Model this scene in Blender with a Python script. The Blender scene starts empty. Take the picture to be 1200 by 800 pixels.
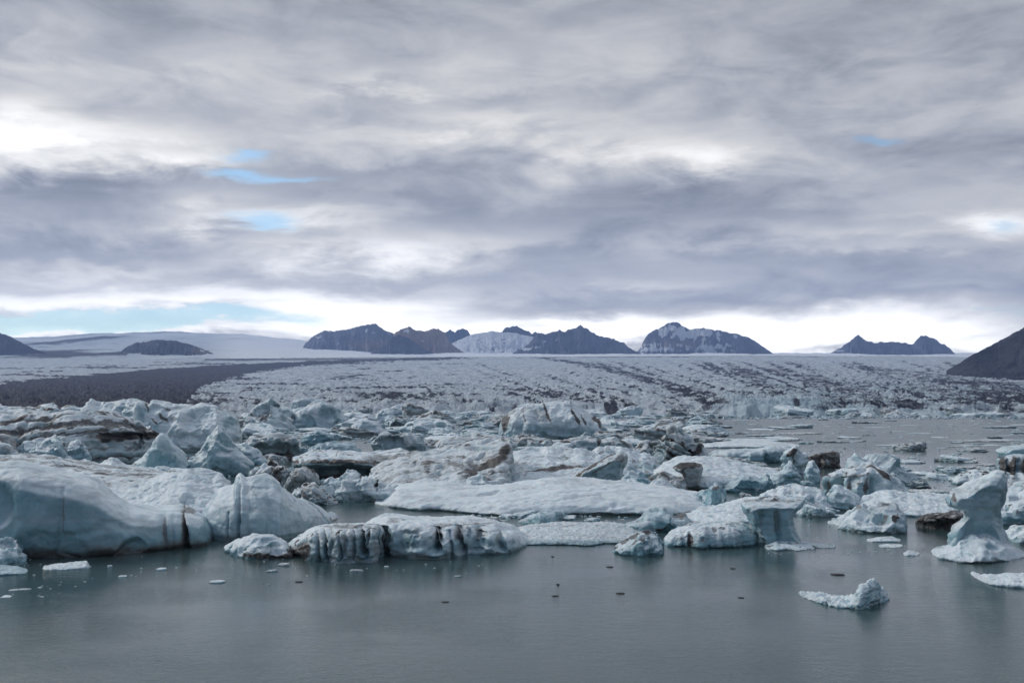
import bpy, math, random, zlib
import numpy as np
from mathutils import Vector

# ------------------------------------------------------------------ camera, sky, sun, exposure
SC = bpy.context.scene
COL = SC.collection
FPX, CX, CY, HZ, CAMH = 1167.0, 600.0, 400.0, 476.0, 12.0      # photo pixels (1200 x 800), horizon row, eye height
PITCH = math.atan((HZ - CY) / FPX)
cam = bpy.data.objects.new('camera', bpy.data.cameras.new('camera'))
COL.objects.link(cam)
cam.location = (0, 0, CAMH)
cam.rotation_euler = (math.pi / 2 + PITCH, 0, 0)
cam.data.sensor_width = 36.0
cam.data.lens = 36.0 * FPX / 1200.0
cam.data.clip_start = 0.5
cam.data.clip_end = 60000
SC.camera = cam
SC.view_settings.view_transform = 'Standard'
SC.view_settings.look = 'None'
SC.view_settings.exposure = 0.0
SC.view_settings.gamma = 1.0
SC.view_settings.use_curve_mapping = False
SC.cycles.use_denoising = True
SC.cycles.max_bounces = 6
SC.cycles.diffuse_bounces = 3
SC.cycles.volume_bounces = 1

SUN_EL, SUN_AZ = math.radians(34), math.radians(-64)            # azimuth from +Y towards +X
sun = bpy.data.objects.new('sun', bpy.data.lights.new('sun', 'SUN'))
COL.objects.link(sun)
sun.data.energy = 1.5
sun.data.angle = math.radians(11)
sun.data.color = (1.0, 0.95, 0.88)
sd = Vector((math.sin(SUN_AZ) * math.cos(SUN_EL), math.cos(SUN_AZ) * math.cos(SUN_EL), math.sin(SUN_EL)))
sun.rotation_euler = sd.to_track_quat('Z', 'Y').to_euler()

W = bpy.data.worlds.new('World')
SC.world = W
W.use_nodes = True
class NT:
    """tiny helper for node trees"""
    def __init__(s, tree):
        s.t = tree; tree.nodes.clear()
    def n(s, typ, **kw):
        nd = s.t.nodes.new(typ)
        for k, v in kw.items():
            setattr(nd, k, v)
        return nd
    def put(s, sock, v):
        if isinstance(v, bpy.types.NodeSocket): s.t.links.new(v, sock)
        else: sock.default_value = v
    def m(s, op, a, b=0.0, c=None, clamp=False):
        nd = s.n('ShaderNodeMath', operation=op, use_clamp=clamp)
        s.put(nd.inputs[0], a); s.put(nd.inputs[1], b)
        if c is not None: s.put(nd.inputs[2], c)
        return nd.outputs[0]
    def noise(s, vec, scale, detail=6, rough=0.55, dist=0.0, dims='3D'):
        nd = s.n('ShaderNodeTexNoise', noise_dimensions=dims)
        if vec is not None: s.put(nd.inputs['Vector'], vec)
        nd.inputs['Scale'].default_value = scale; nd.inputs['Detail'].default_value = detail
        nd.inputs['Roughness'].default_value = rough; nd.inputs['Distortion'].default_value = dist
        return nd.outputs['Fac']
    def vec(s, x, y, z):
        nd = s.n('ShaderNodeCombineXYZ')
        for i, v in enumerate((x, y, z)): s.put(nd.inputs[i], v)
        return nd.outputs[0]
    def sep(s, v):
        nd = s.n('ShaderNodeSeparateXYZ'); s.put(nd.inputs[0], v); return nd.outputs
    def mixc(s, f, a, b, blend='MIX'):
        nd = s.n('ShaderNodeMix', data_type='RGBA', blend_type=blend)
        s.put(nd.inputs[0], f)
        s.put(nd.inputs[6], a if isinstance(a, bpy.types.NodeSocket) else (*a, 1))
        s.put(nd.inputs[7], b if isinstance(b, bpy.types.NodeSocket) else (*b, 1))
        return nd.outputs[2]
    def ramp(s, v, a, b, lo=0.0, hi=1.0, smooth=True):
        nd = s.n('ShaderNodeMapRange', interpolation_type='SMOOTHSTEP' if smooth else 'LINEAR')
        s.put(nd.inputs[0], v)
        for i, q in enumerate((a, b, lo, hi)): s.put(nd.inputs[i + 1], q)
        return nd.outputs[0]

def build_sky():
    t = NT(W.node_tree)
    d = t.n('ShaderNodeTexCoord').outputs['Generated']
    x, y, z = t.sep(d)
    yy = t.m('MAXIMUM', y, 0.06)
    u0 = t.m('MULTIPLY', t.m('DIVIDE', x, yy), FPX)
    w0 = t.m('MULTIPLY', t.m('DIVIDE', z, yy), FPX)
    # cloud plane coordinates: streaks narrow towards the horizon
    zz = t.m('ADD', t.m('MAXIMUM', z, 0.0), 0.055)
    cp = t.vec(t.m('DIVIDE', x, zz), t.m('DIVIDE', y, zz), 0.0)
    n1 = t.noise(cp, 0.55, 7, 0.55, 0.3)
    n2 = t.noise(t.vec(t.m('DIVIDE', x, zz), t.m('DIVIDE', y, zz), 7.3), 1.5, 8, 0.6, 0.5)
    n3 = t.noise(t.vec(t.m('MULTIPLY', x, 3.0), t.m('MULTIPLY', z, 8.0), t.m('MULTIPLY', y, 3.0)), 1.7, 8, 0.6, 0.3)
    n4 = t.noise(t.vec(t.m('MULTIPLY', x, 3.5), t.m('MULTIPLY', z, 11.0), t.m('MULTIPLY', y, 3.5)), 3.0, 9, 0.6, 0.5)
    u = t.m('ADD', u0, t.m('MULTIPLY', t.m('SUBTRACT', n2, 0.5), 200.0))
    w = t.m('ADD', w0, t.m('MULTIPLY', t.m('ADD', t.m('SUBTRACT', n3, 0.5), t.m('MULTIPLY', t.m('SUBTRACT', n4, 0.5), 0.5)), 95.0))
    def gauss(cx, cy, sx, sy, amp):
        a = t.m('DIVIDE', t.m('SUBTRACT', u, cx - CX), sx)
        b = t.m('DIVIDE', t.m('SUBTRACT', w, HZ - cy), sy)
        e = t.m('EXPONENT', t.m('MULTIPLY', t.m('ADD', t.m('MULTIPLY', a, a), t.m('MULTIPLY', b, b)), -1.0))
        return t.m('MULTIPLY', e, amp)
    def total(lst, base):
        s = base
        for g in lst: s = t.m('ADD', s, gauss(*g))
        return s
    layers = [(a, b, c, d, e * ((2.0 if b > 340 else 1.9) if e > 0 else 1.4)) for a, b, c, d, e in SKY_BLOBS]
    v = total(layers, SKY_BASE)
    # the top-of-sky level (outside the picture) that lights the ice
    v = t.m('ADD', v, t.ramp(z, 0.40, 0.75, 0.0, SKY_ZENITH))
    q1, q2, q3, q4 = (t.ramp(q, 0.32, 0.68) for q in (n1, n2, n3, n4))
    mod = t.m('ADD', 0.46, t.m('ADD', t.m('ADD', t.m('MULTIPLY', q4, 0.34), t.m('ADD', t.m('MULTIPLY', q1, 0.18), t.m('MULTIPLY', q2, 0.12))), t.m('MULTIPLY', q3, 0.40)))
    v = t.m('MAXIMUM', t.m('MULTIPLY', v, mod), 0.16)
    v = t.m('MULTIPLY', v, t.ramp(y, -0.2, 0.55, 0.55, 1.0))      # unseen sky behind the viewer dimmed to keep the ice fronts darker
    v = t.m('MINIMUM', v, 1.9)
    # thin cloud is whiter, thick cloud is a cool grey
    tint = t.mixc(t.ramp(v, 0.30, 0.85), (0.945, 0.98, 1.055), (1.02, 1.0, 0.95))
    cloud = t.n('ShaderNodeVectorMath', operation='SCALE')
    t.put(cloud.inputs[0], tint); t.put(cloud.inputs[3], t.m('MULTIPLY', v, 10.0))
    sky = t.n('ShaderNodeTexSky', sky_type='NISHITA', sun_disc=False)
    sky.sun_elevation = SUN_EL; sky.sun_rotation = SUN_AZ
    sky.altitude = 0; sky.air_density = 1.0; sky.dust_density = 0.6; sky.ozone_density = 1.0
    gap = total(SKY_GAPS, 0.0)
    gap = t.ramp(t.m('ADD', gap, t.m('MULTIPLY', t.m('SUBTRACT', n2, 0.5), 0.9)), 0.15, 1.25)
    sb = t.n('ShaderNodeVectorMath', operation='MULTIPLY')
    t.put(sb.inputs[0], sky.outputs[0]); sb.inputs[1].default_value = SKY_BLUE
    gap = t.m('MAXIMUM', t.m('MULTIPLY', gap, 0.78), t.m('MULTIPLY', t.ramp(z, 0.38, 0.6), t.ramp(n1, 0.42, 0.58, 0.0, 0.9)))   # unseen blue breaks added overhead to cool the light on the ice
    col = t.mixc(gap, cloud.outputs[0], sb.outputs[0])
    bg = t.n('ShaderNodeBackground'); t.put(bg.inputs[0], col); bg.inputs[1].default_value = 0.1
    out = t.n('ShaderNodeOutputWorld'); t.t.links.new(bg.outputs[0], out.inputs[0])
SKY_BASE, SKY_ZENITH, SKY_BLUE = 0.56, 0.30, (1.30, 1.62, 1.70)
SKY_BLOBS = [
    (600, -20, 1500, 75, -0.11), (560, 105, 130, 14, -0.05),
    # bright tears in the deck
    (20, 128, 70, 26, 0.34), (90, 162, 140, 24, 0.46), (215, 190, 80, 14, 0.26), (60, 195, 150, 16, 0.28),
    (440, 92, 60, 12, 0.12), (560, 140, 110, 22, 0.14), (720, 168, 160, 24, 0.16), (838, 182, 42, 20, 0.32),
    (320, 258, 110, 12, 0.34), (430, 290, 150, 18, 0.42), (250, 235, 60, 10, 0.16), (100, 308, 120, 12, 0.16),
    (150, 345, 320, 17, 0.50), (420, 356, 130, 20, 0.36), (370, 390, 150, 26, 0.75), (560, 396, 90, 18, 0.7),
    (820, 386, 190, 18, 0.85), (1050, 390, 190, 22, 0.80), (690, 378, 60, 10, 0.5), (60, 394, 260, 10, 0.6),
    (950, 268, 160, 12, 0.12), (1040, 288, 120, 8, 0.10), (1170, 248, 60, 16, 0.36), (1130, 345, 120, 8, 0.08),
    (760, 325, 90, 6, 0.10), (180, 60, 90, 22, 0.05), (20, 30, 60, 40, 0.07),
    # heavy undersides
    (600, 112, 60, 10, -0.08), (120, 128, 60, 8, -0.08), (390, 196, 120, 14, -0.10), (640, 240, 260, 36, -0.08),
    (40, 225, 120, 18, -0.12), (130, 288, 210, 16, -0.14), (850, 235, 160, 26, -0.08), (760, 300, 240, 14, -0.08),
    (600, 350, 110, 13, -0.14), (900, 348, 240, 8, -0.08), (1130, 190, 150, 36, -0.06), (380, 322, 200, 7, -0.08),
    (1050, 110, 180, 50, -0.03),
]
SKY_GAPS = [(288, 180, 34, 10, 1.1), (315, 209, 60, 8, 1.1), (320, 262, 40, 11, 1.2), (1050, 166, 34, 9, 0.9), (1178, 250, 40, 14, 0.9),
            (140, 374, 180, 13, 3.0), (1190, 376, 40, 6, 0.6), (20, 384, 110, 8, 1.2)]
build_sky()

# ------------------------------------------------------------------ helpers
def ray(px, py):
    """direction through a photo pixel, scaled so that its Y component is 1"""
    a = (np.asarray(px, float) - CX) / FPX; b = (CY - np.asarray(py, float)) / FPX
    dy = math.cos(PITCH) - b * math.sin(PITCH); dz = math.sin(PITCH) + b * math.cos(PITCH)
    return a / dy, dz / dy
def ground_y(px, py):
    _, dz = ray(px, py); return -CAMH / dz
def z_at(px, py, Y):
    _, dz = ray(px, py); return CAMH + dz * Y
def project(P):
    x, y, z = P[:, 0], P[:, 1], P[:, 2] - CAMH
    f = y * math.cos(PITCH) + z * math.sin(PITCH); u = -y * math.sin(PITCH) + z * math.cos(PITCH)
    f = np.maximum(f, 1e-3)
    return CX + FPX * x / f, CY - FPX * u / f
def interp(pts, x):
    pts = sorted(pts); return np.interp(x, [p[0] for p in pts], [p[1] for p in pts])
def sstep(a, b, x):
    t = np.clip((x - a) / (b - a), 0, 1); return t * t * (3 - 2 * t)

_G = np.array([(1,1,0),(-1,1,0),(1,-1,0),(-1,-1,0),(1,0,1),(-1,0,1),(1,0,-1),(-1,0,-1),(0,1,1),(0,-1,1),(0,1,-1),(0,-1,-1),(1,1,0),(-1,1,0),(0,-1,1),(0,-1,-1)], np.float32)
def perlin(P, seed=0):
    P = np.asarray(P, np.float32)
    I = np.floor(P).astype(np.int64); Fr = P - I; U = Fr * Fr * Fr * (Fr * (Fr * 6 - 15) + 10)
    res = 0
    for dx in (0, 1):
        wx = U[:, 0] if dx else 1 - U[:, 0]
        for dy in (0, 1):
            wy = U[:, 1] if dy else 1 - U[:, 1]
            for dz in (0, 1):
                wz = U[:, 2] if dz else 1 - U[:, 2]
                h = ((I[:, 0] + dx) * 374761393 + (I[:, 1] + dy) * 668265263 + (I[:, 2] + dz) * 1274126177 + seed * 144665) & 0xffffffff
                h = ((h ^ (h >> 13)) * 1103515245) & 0xffffffff
                g = _G[(h >> 16) & 15]
                res = res + wx * wy * wz * (g[:, 0] * (Fr[:, 0] - dx) + g[:, 1] * (Fr[:, 1] - dy) + g[:, 2] * (Fr[:, 2] - dz))
    return res
def fbm(P, octv=4, seed=0, gain=0.5):
    s, a, tot = 0, 1.0, 0.0
    P = np.asarray(P, np.float32)
    for i in range(octv):
        s = s + a * perlin(P, seed + i * 17); tot += a; a *= gain; P = P * 2.03 + 11.7
    return s / tot * 1.6
def ridged(P, octv=4, seed=0, gain=0.55):
    s, a, tot = 0, 1.0, 0.0
    P = np.asarray(P, np.float32)
    for i in range(octv):
        s = s + a * (1 - np.abs(perlin(P, seed + i * 31)) * 1.8); tot += a; a *= gain; P = P * 2.07 + 5.1
    return s / tot
def mesh_from(name, V, F, smooth=True):
    me = bpy.data.meshes.new(name)
    V = np.asarray(V, np.float32)
    if isinstance(F, np.ndarray):
        n = len(F)
        me.vertices.add(len(V)); me.vertices.foreach_set('co', V.ravel())
        me.loops.add(n * 4); me.loops.foreach_set('vertex_index', F.ravel().astype(np.int32))
        me.polygons.add(n); me.polygons.foreach_set('loop_start', np.arange(0, n * 4, 4, dtype=np.int32))
        me.update(calc_edges=True)
    else:
        me.from_pydata(V.tolist(), [], F); me.update()
    if smooth: me.polygons.foreach_set('use_smooth', np.ones(len(me.polygons), bool))
    return me
def grid_faces(nr, nc):
    i = np.arange(nr - 1)[:, None] * nc + np.arange(nc - 1)[None, :]
    return np.stack([i, i + 1, i + nc + 1, i + nc], -1).reshape(-1, 4)
def set_attr(me, name, A):
    at = me.attributes.new(name, 'FLOAT_COLOR', 'POINT')
    at.data.foreach_set('color', np.ascontiguousarray(A, np.float32).ravel())
def link(name, me, mat=None, parent=None):
    o = bpy.data.objects.new(name, me); COL.objects.link(o)
    if mat is not None and me is not None and not me.materials: me.materials.append(mat)
    if parent is not None: o.parent = parent
    return o
def tag(o, label=None, cat=None, group=None, kind=None):
    if label: o['label'] = label
    if cat: o['category'] = cat
    if group: o['group'] = group
    if kind: o['kind'] = kind
    return o

# ------------------------------------------------------------------ materials
def new_mat(name):
    m = bpy.data.materials.new(name); m.use_nodes = True
    return m, NT(m.node_tree)
def finish_mat(t, color, rough, bump=None, spec=0.4, **kw):
    b = t.n('ShaderNodeBsdfPrincipled')
    t.put(b.inputs['Base Color'], color); t.put(b.inputs['Roughness'], rough)
    b.inputs['Specular IOR Level'].default_value = spec
    for k, v in kw.items(): t.put(b.inputs[k.replace('_', ' ')], v)
    if bump is not None: t.put(b.inputs['Normal'], bump)
    o = t.n('ShaderNodeOutputMaterial'); t.t.links.new(b.outputs[0], o.inputs[0])
    return b
def bump(t, h, strength, dist, prev=None):
    nd = t.n('ShaderNodeBump'); t.put(nd.inputs['Height'], h)
    t.put(nd.inputs['Strength'], strength); t.put(nd.inputs['Distance'], dist)
    if prev is not None: t.put(nd.inputs['Normal'], prev)
    return nd.outputs[0]

def make_ice():
    m, t = new_mat('glacier_ice')
    at = t.n('ShaderNodeAttribute', attribute_name='ice')
    dirt, blue, teal = t.sep(at.outputs['Vector']); tan = at.outputs['Alpha']
    pos = t.n('ShaderNodeNewGeometry').outputs['Position']
    big = t.noise(pos, 0.35, 5, 0.6, 0.4); fine = t.noise(pos, 2.6, 6, 0.65, 0.3); grit = t.noise(pos, 9.0, 4, 0.7)
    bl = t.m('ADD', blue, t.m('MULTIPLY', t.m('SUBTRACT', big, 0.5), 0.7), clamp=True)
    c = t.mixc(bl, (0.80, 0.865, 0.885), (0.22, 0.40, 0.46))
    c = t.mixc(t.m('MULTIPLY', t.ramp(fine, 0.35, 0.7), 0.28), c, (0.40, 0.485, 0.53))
    c = t.mixc(t.m('MULTIPLY', teal, 0.9), c, (0.10, 0.265, 0.31))
    c = t.mixc(t.m('MULTIPLY', tan, 0.85), c, (0.27, 0.24, 0.215))
    px_, py_, pz_ = t.sep(pos)
    lay = t.noise(t.vec(t.m('MULTIPLY', px_, 0.16), t.m('MULTIPLY', py_, 0.16), t.m('ADD', t.m('MULTIPLY', pz_, 1.5), t.m('MULTIPLY', px_, 0.12))), 1.0, 6, 0.62, 0.9)
    c = t.mixc(t.m('MULTIPLY', t.ramp(lay, 0.50, 0.64), 0.30), c, (0.25, 0.275, 0.295))
    grey = t.m('MULTIPLY', t.ramp(t.m('ADD', t.m('MULTIPLY', big, 0.5), t.m('MULTIPLY', grit, 0.5)), 0.50, 0.68), 0.22)
    c = t.mixc(grey, c, (0.23, 0.22, 0.21))
    dd = t.m('ADD', dirt, t.m('MULTIPLY', t.m('SUBTRACT', fine, 0.5), 0.6))
    dd = t.m('ADD', dd, t.m('MULTIPLY', t.m('SUBTRACT', grit, 0.5), 0.3))
    df = t.ramp(dd, 0.22, 0.80)
    dcol = t.mixc(t.ramp(dd, 0.6, 1.15), t.mixc(t.ramp(big, 0.35, 0.65), (0.12, 0.117, 0.118), (0.15, 0.133, 0.12)), (0.035, 0.033, 0.032))
    c = t.mixc(t.m('MULTIPLY', df, t.ramp(dirt, 0.0, 0.12)), c, dcol)
    n = bump(t, fine, 0.35, 0.22)
    n = bump(t, grit, 0.5, 0.07, n)
    rough = t.m('SUBTRACT', t.m('ADD', 0.42, t.m('MULTIPLY', fine, 0.3)), t.m('MULTIPLY', bl, 0.28))      # clear blue faces are wet and glossy
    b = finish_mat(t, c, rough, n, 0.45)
    t.put(b.inputs['Subsurface Weight'], t.m('MULTIPLY', t.m('SUBTRACT', 1.0, df), 0.35))
    b.inputs['Subsurface Radius'].default_value = (0.35, 0.8, 1.0); b.inputs['Subsurface Scale'].default_value = 0.45
    return m
def make_water():
    m, t = new_mat('lagoon_water')
    pos = t.n('ShaderNodeNewGeometry').outputs['Position']
    x, y, z = t.sep(pos)
    p = t.vec(t.m('MULTIPLY', x, 0.7), y, 0.0)
    a = t.noise(p, 1.5, 4, 0.6, 0.2); b = t.noise(p, 9.0, 3, 0.6, 0.3); c = t.noise(p, 0.12, 4, 0.5)
    calm = t.ramp(c, 0.35, 0.65, 0.45, 1.0)
    near = t.ramp(y, 60.0, 350.0, 1.0, 0.12, smooth=False)
    st = t.m('MULTIPLY', calm, near)
    n = bump(t, a, t.m('MULTIPLY', st, 0.26), 0.11)
    n = bump(t, b, t.m('MULTIPLY', st, 0.55), 0.035, n)
    col = t.mixc(c, (0.046, 0.080, 0.082), (0.064, 0.100, 0.100))
    finish_mat(t, col, t.ramp(y, 70.0, 300.0, 0.02, 0.28, smooth=False), n, 0.5, IOR=1.333)
    return m
def make_glacier():
    m, t = new_mat('glacier_surface')
    at = t.n('ShaderNodeAttribute', attribute_name='terrain')
    dirt, blue, bright = t.sep(at.outputs['Vector'])
    pos = t.n('ShaderNodeNewGeometry').outputs['Position']
    a = t.noise(pos, 0.03, 6, 0.65); b = t.noise(pos, 0.15, 4, 0.7)
    c = t.mixc(t.ramp(a, 0.35, 0.65), (0.57, 0.61, 0.63), (0.35, 0.40, 0.44))
    c = t.mixc(blue, c, (0.24, 0.38, 0.44))
    c = t.mixc(t.m('MULTIPLY', bright, t.ramp(a, 0.3, 0.6, 0.6, 1.0)), c, (0.84, 0.85, 0.86))
    k = t.noise(pos, 0.062, 5, 0.72)
    dd = t.m('ADD', dirt, t.m('MULTIPLY', t.m('SUBTRACT', k, 0.5), 1.15))
    dd = t.m('ADD', dd, t.m('MULTIPLY', t.m('SUBTRACT', b, 0.5), 0.8))
    c = t.mixc(t.m('MULTIPLY', t.ramp(dd, 0.30, 0.72), 1.0), c, (0.030, 0.031, 0.046))
    finish_mat(t, c, 0.8, bump(t, b, 0.6, 4.0), 0.2)
    return m
def make_rock():
    m, t = new_mat('mountain_rock')
    at = t.n('ShaderNodeAttribute', attribute_name='terrain')
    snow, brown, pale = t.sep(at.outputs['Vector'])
    pos = t.n('ShaderNodeNewGeometry').outputs['Position']
    a = t.noise(pos, 0.006, 8, 0.65); b = t.noise(pos, 0.03, 5, 0.7)
    c = t.mixc(t.ramp(a, 0.35, 0.65), (0.024, 0.027, 0.040), (0.085, 0.082, 0.094))
    c = t.mixc(t.m('MULTIPLY', pale, t.ramp(a, 0.3, 0.6, 0.5, 1.0)), c, (0.23, 0.24, 0.30))  # blue-grey lightening painted in for haze and lit slopes, set per mountain
    c = t.mixc(t.m('MULTIPLY', brown, t.ramp(a, 0.25, 0.5, 0.4, 1.0)), c, (0.42, 0.30, 0.23))  # brown rock, its colour brightened with painted warm sun
    s = t.ramp(t.m('ADD', snow, t.m('MULTIPLY', t.m('SUBTRACT', b, 0.5), 1.1)), 0.44, 0.56)
    c = t.mixc(s, c, (0.80, 0.82, 0.84))
    finish_mat(t, c, 0.85, bump(t, b, 0.9, 45.0), 0.15)
    return m
ICE, WATER, GLACIER, ROCK = make_ice(), make_water(), make_glacier(), make_rock()

# ------------------------------------------------------------------ setting: water, glacier, ice cap, mountains
R_W = 15500.0
wv = [(-R_W, -300, 0), (R_W, -300, 0), (R_W, R_W, 0), (-R_W, R_W, 0)]
water = tag(link('water', mesh_from('water', wv, [(0, 1, 2, 3)], False), WATER), 'still grey lagoon water with fine ripples', 'water', kind='structure')

GF, GB = 1165.0, 6800.0
def front_py(px):
    return interp([(-600, 480), (500, 481), (810, 479), (845, 477), (900, 475.5), (945, 477), (980, 480), (1700, 481)], px)
def glacier_py(px, s):
    crest = interp([(-600, 421), (0, 420.5), (300, 419), (520, 418), (700, 417.5), (900, 416.5), (1100, 417.5), (1250, 420), (1800, 424)], px)
    f = front_py(px)
    return f + (crest - f) * s ** 0.72
def build_glacier():
    pxs = np.arange(-420, 1640, 1.15); nc = len(pxs)
    q = np.linspace(0, 1, 300)
    Ys = GF * (GB / GF) ** q; nr = len(Ys)
    PX, YY = np.meshgrid(pxs, Ys)
    # a front that juts and recedes
    jut = 90 * fbm(np.stack([pxs / 70, 0 * pxs, 0 * pxs], 1), 4, 5) * np.ones((nr, 1)) * np.exp(-q * 6)[:, None] + interp([(-420, -90), (200, -60), (500, 0), (800, 40), (1000, 0), (1640, -40)], pxs)[None, :] * np.exp(-q * 6)[:, None]
    jut = jut + (14 * fbm(np.stack([pxs / 11, 0 * pxs + 3, 0 * pxs], 1), 4, 6))[None, :] * np.exp(-q * 30)[:, None]
    YY = YY + jut
    s = np.clip((YY - YY[0:1]) / (GB - YY[0:1]), 0, 1)
    PY = glacier_py(PX.ravel(), s.ravel()).reshape(PX.shape)
    ax, az = ray(PX, PY)
    X = ax * YY; Z = CAMH + az * YY
    P = np.stack([X, YY, 0 * X], -1).reshape(-1, 3)
    # crevasses: ridges running across the flow, breaking up near the front
    w = fbm(P / 420.0, 3, 3)[:, None]
    pc = np.stack([P[:, 0] / 30.0, P[:, 1] / 17.0, 0 * P[:, 0]], 1) + w * 1.6
    r1 = ridged(pc, 4, 11)
    pd = np.stack([P[:, 0] / 150.0, P[:, 1] / 75.0, 0 * P[:, 0]], 1) + w
    r2 = ridged(pd, 3, 23)
    ss = s.ravel()
    amp = interp([(0, 7.0), (0.08, 9.0), (0.3, 9.0), (0.6, 6.0), (1, 3.0)], ss)
    hgt = (r1 - 0.55) * amp * 1.5 + (r2 - 0.55) * amp * 1.8
    grow = sstep(0, 0.012, ss)
    Zf = Z.ravel() + hgt * grow
    Zf = np.where(np.repeat(np.arange(nr), nc) == 0, -2.0, Zf)
    row = np.repeat(np.arange(nr), nc); steep = 13 - 9.5 * np.exp(-((PX.ravel() - 893) / 46) ** 2) + 5 * fbm(np.stack([PX.ravel() / 25, 0 * Zf, 0 * Zf], 1), 3, 9)
    g = np.clip(row / np.maximum(steep, 2.0), 0, 1); Zf = -2 + (np.maximum(Zf, 2 * r1) + 2) * g ** 0.8
    V = np.stack([X.ravel(), YY.ravel(), Zf], 1)
    px, py = PX.ravel(), PY.ravel()
    # debris: medial moraines traced on the ice, ash in the crevasses
    n = fbm(P / 160.0, 4, 41); nf = fbm(np.stack([P[:, 0] / 38, P[:, 1] / 60, 0 * P[:, 0]], 1), 4, 47)
    cav = sstep(0.62, 0.28, r1)
    top = interp([(-420, 470), (0, 450), (40, 446), (100, 440), (200, 432), (300, 426), (400, 422), (520, 419.3)], px)
    bot = interp([(-420, 500), (205, 500), (232, 457), (262, 446), (300, 436), (350, 429), (420, 424), (520, 420.6), (560, 419.3)], px)
    edge = 1.6 + 3.0 * np.clip((py - 420) / 40, 0, 1)
    mor = sstep(-1, 1, (py - top + n * edge) / (edge * 0.6)) * sstep(-1, 1, (bot - py + nf * edge * 1.6) / (edge * 0.7)) * (px < 560)
    dirt = mor * 1.7
    dirt = np.maximum(dirt, 0.75 * sstep(320, 210, px) * sstep(456, 464, py) * sstep(-0.5, 0.4, nf + 0.3))
    dirt = np.maximum(dirt, sstep(2.6, 0.6, np.abs(py - interp([(180, 402), (240, 421.5), (520, 420.3)], px)) / 1.0) * (px < 520) * (px > 240) * 0.6)
    def band(pts, wd, st):
        y0 = pts[0][1]; y1 = pts[-1][1]
        xs = np.interp(py, [p[1] for p in pts], [p[0] for p in pts])
        d = np.abs(px - xs + 14 * n) / np.interp(py, [y0, y1], [wd * 0.5, wd])
        return st * sstep(1.3, 0.5, d) * (py > y0 - 1) * (py < y1 + 2) * sstep(-0.35, 0.25, nf + 0.15)
    for pts, wd, st in [([(640, 420), (690, 427), (740, 440), (800, 458), (842, 475)], 26, 0.85), ([(590, 455), (640, 463), (700, 474)], 22, 0.7), ([(600, 462), (690, 474)], 14, 0.8),
                        ([(860, 430), (880, 440), (905, 466)], 16, 0.65), ([(900, 432), (960, 446), (1010, 474)], 40, 0.42), ([(1010, 430), (1080, 440), (1200, 460)], 46, 0.5)]:
        dirt = np.maximum(dirt, band(pts, wd, st))
    dirt = np.maximum(dirt, 0.62 * sstep(1000, 1190, px) * sstep(446, 466, py) * sstep(-0.3, 0.4, nf + 0.3))
    dirt = np.maximum(dirt, 0.85 * np.exp(-((px - 470) / 70) ** 2 - ((py - 468) / 7) ** 2) * sstep(-0.4, 0.3, nf + 0.2))
    # flow stripes: they run down-glacier on the right and arc across it on the left
    f1 = px - 2.8 * (py - 418) + 10 * n; f2 = py + 0.010 * (px - 430) + 1.2 * n
    str1 = fbm(np.stack([f1 / 11, py / 45, 0 * py], 1), 4, 83); str2 = fbm(np.stack([px / 90, f2 / 2.6, 0 * py + 5], 1), 4, 89)
    strp = np.where(px < 560, str2, str1); wl_ = sstep(480, 640, px); strp = str2 * (1 - wl_) + str1 * wl_
    dirt = np.maximum(dirt, 1.0 * sstep(0.08, 0.45, strp) * sstep(-0.5, 0.2, nf) * sstep(419, 428, py))
    nL = fbm(np.stack([P[:, 0] / 420, P[:, 1] / 700, 0 * P[:, 0]], 1), 3, 97)
    dirt = dirt + 0.22 * sstep(-0.1, 0.5, nL) + 0.16 * sstep(850, 1000, px) * sstep(424, 450, py)
    # general ash speckle, more to the right and near
    sp = sstep(0.05, 0.5, nf + 0.18 * (px > 850)) * interp([(418, 0.15), (430, 0.42), (450, 0.62), (475, 0.66)], py)
    dirt = np.maximum(dirt, sp)
    dirt = np.maximum(dirt, cav * interp([(418, 0.25), (432, 0.6), (470, 0.85)], py) * interp([(300, 0.8), (700, 0.85), (950, 1.1)], px))
    dirt = dirt * (0.35 + 0.65 * sstep(0.0, 18.0, row + 10 * nf))      # the broken face itself is cleaner
    blue = 0.35 * sstep(800, 900, px) * sstep(430, 460, py) * sstep(-0.5, 0.5, n) + 0.28 * np.exp(-((px - 890) / 52) ** 2) * sstep(466, 472, py)
    dirt = dirt * (1 - 0.9 * np.exp(-((px - 890) / 50) ** 2) * sstep(464, 470, py))
    me = mesh_from('glacier', V, grid_faces(nr, nc))
    set_attr(me, 'terrain', np.stack([np.clip(dirt, 0, 1.8), np.clip(blue, 0, 1), 0 * dirt, 0 * dirt + 1], 1))
    tag(link('glacier', me, GLACIER), 'broad crevassed glacier tongue ending in the lagoon', 'glacier', kind='structure')
build_glacier()

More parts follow.
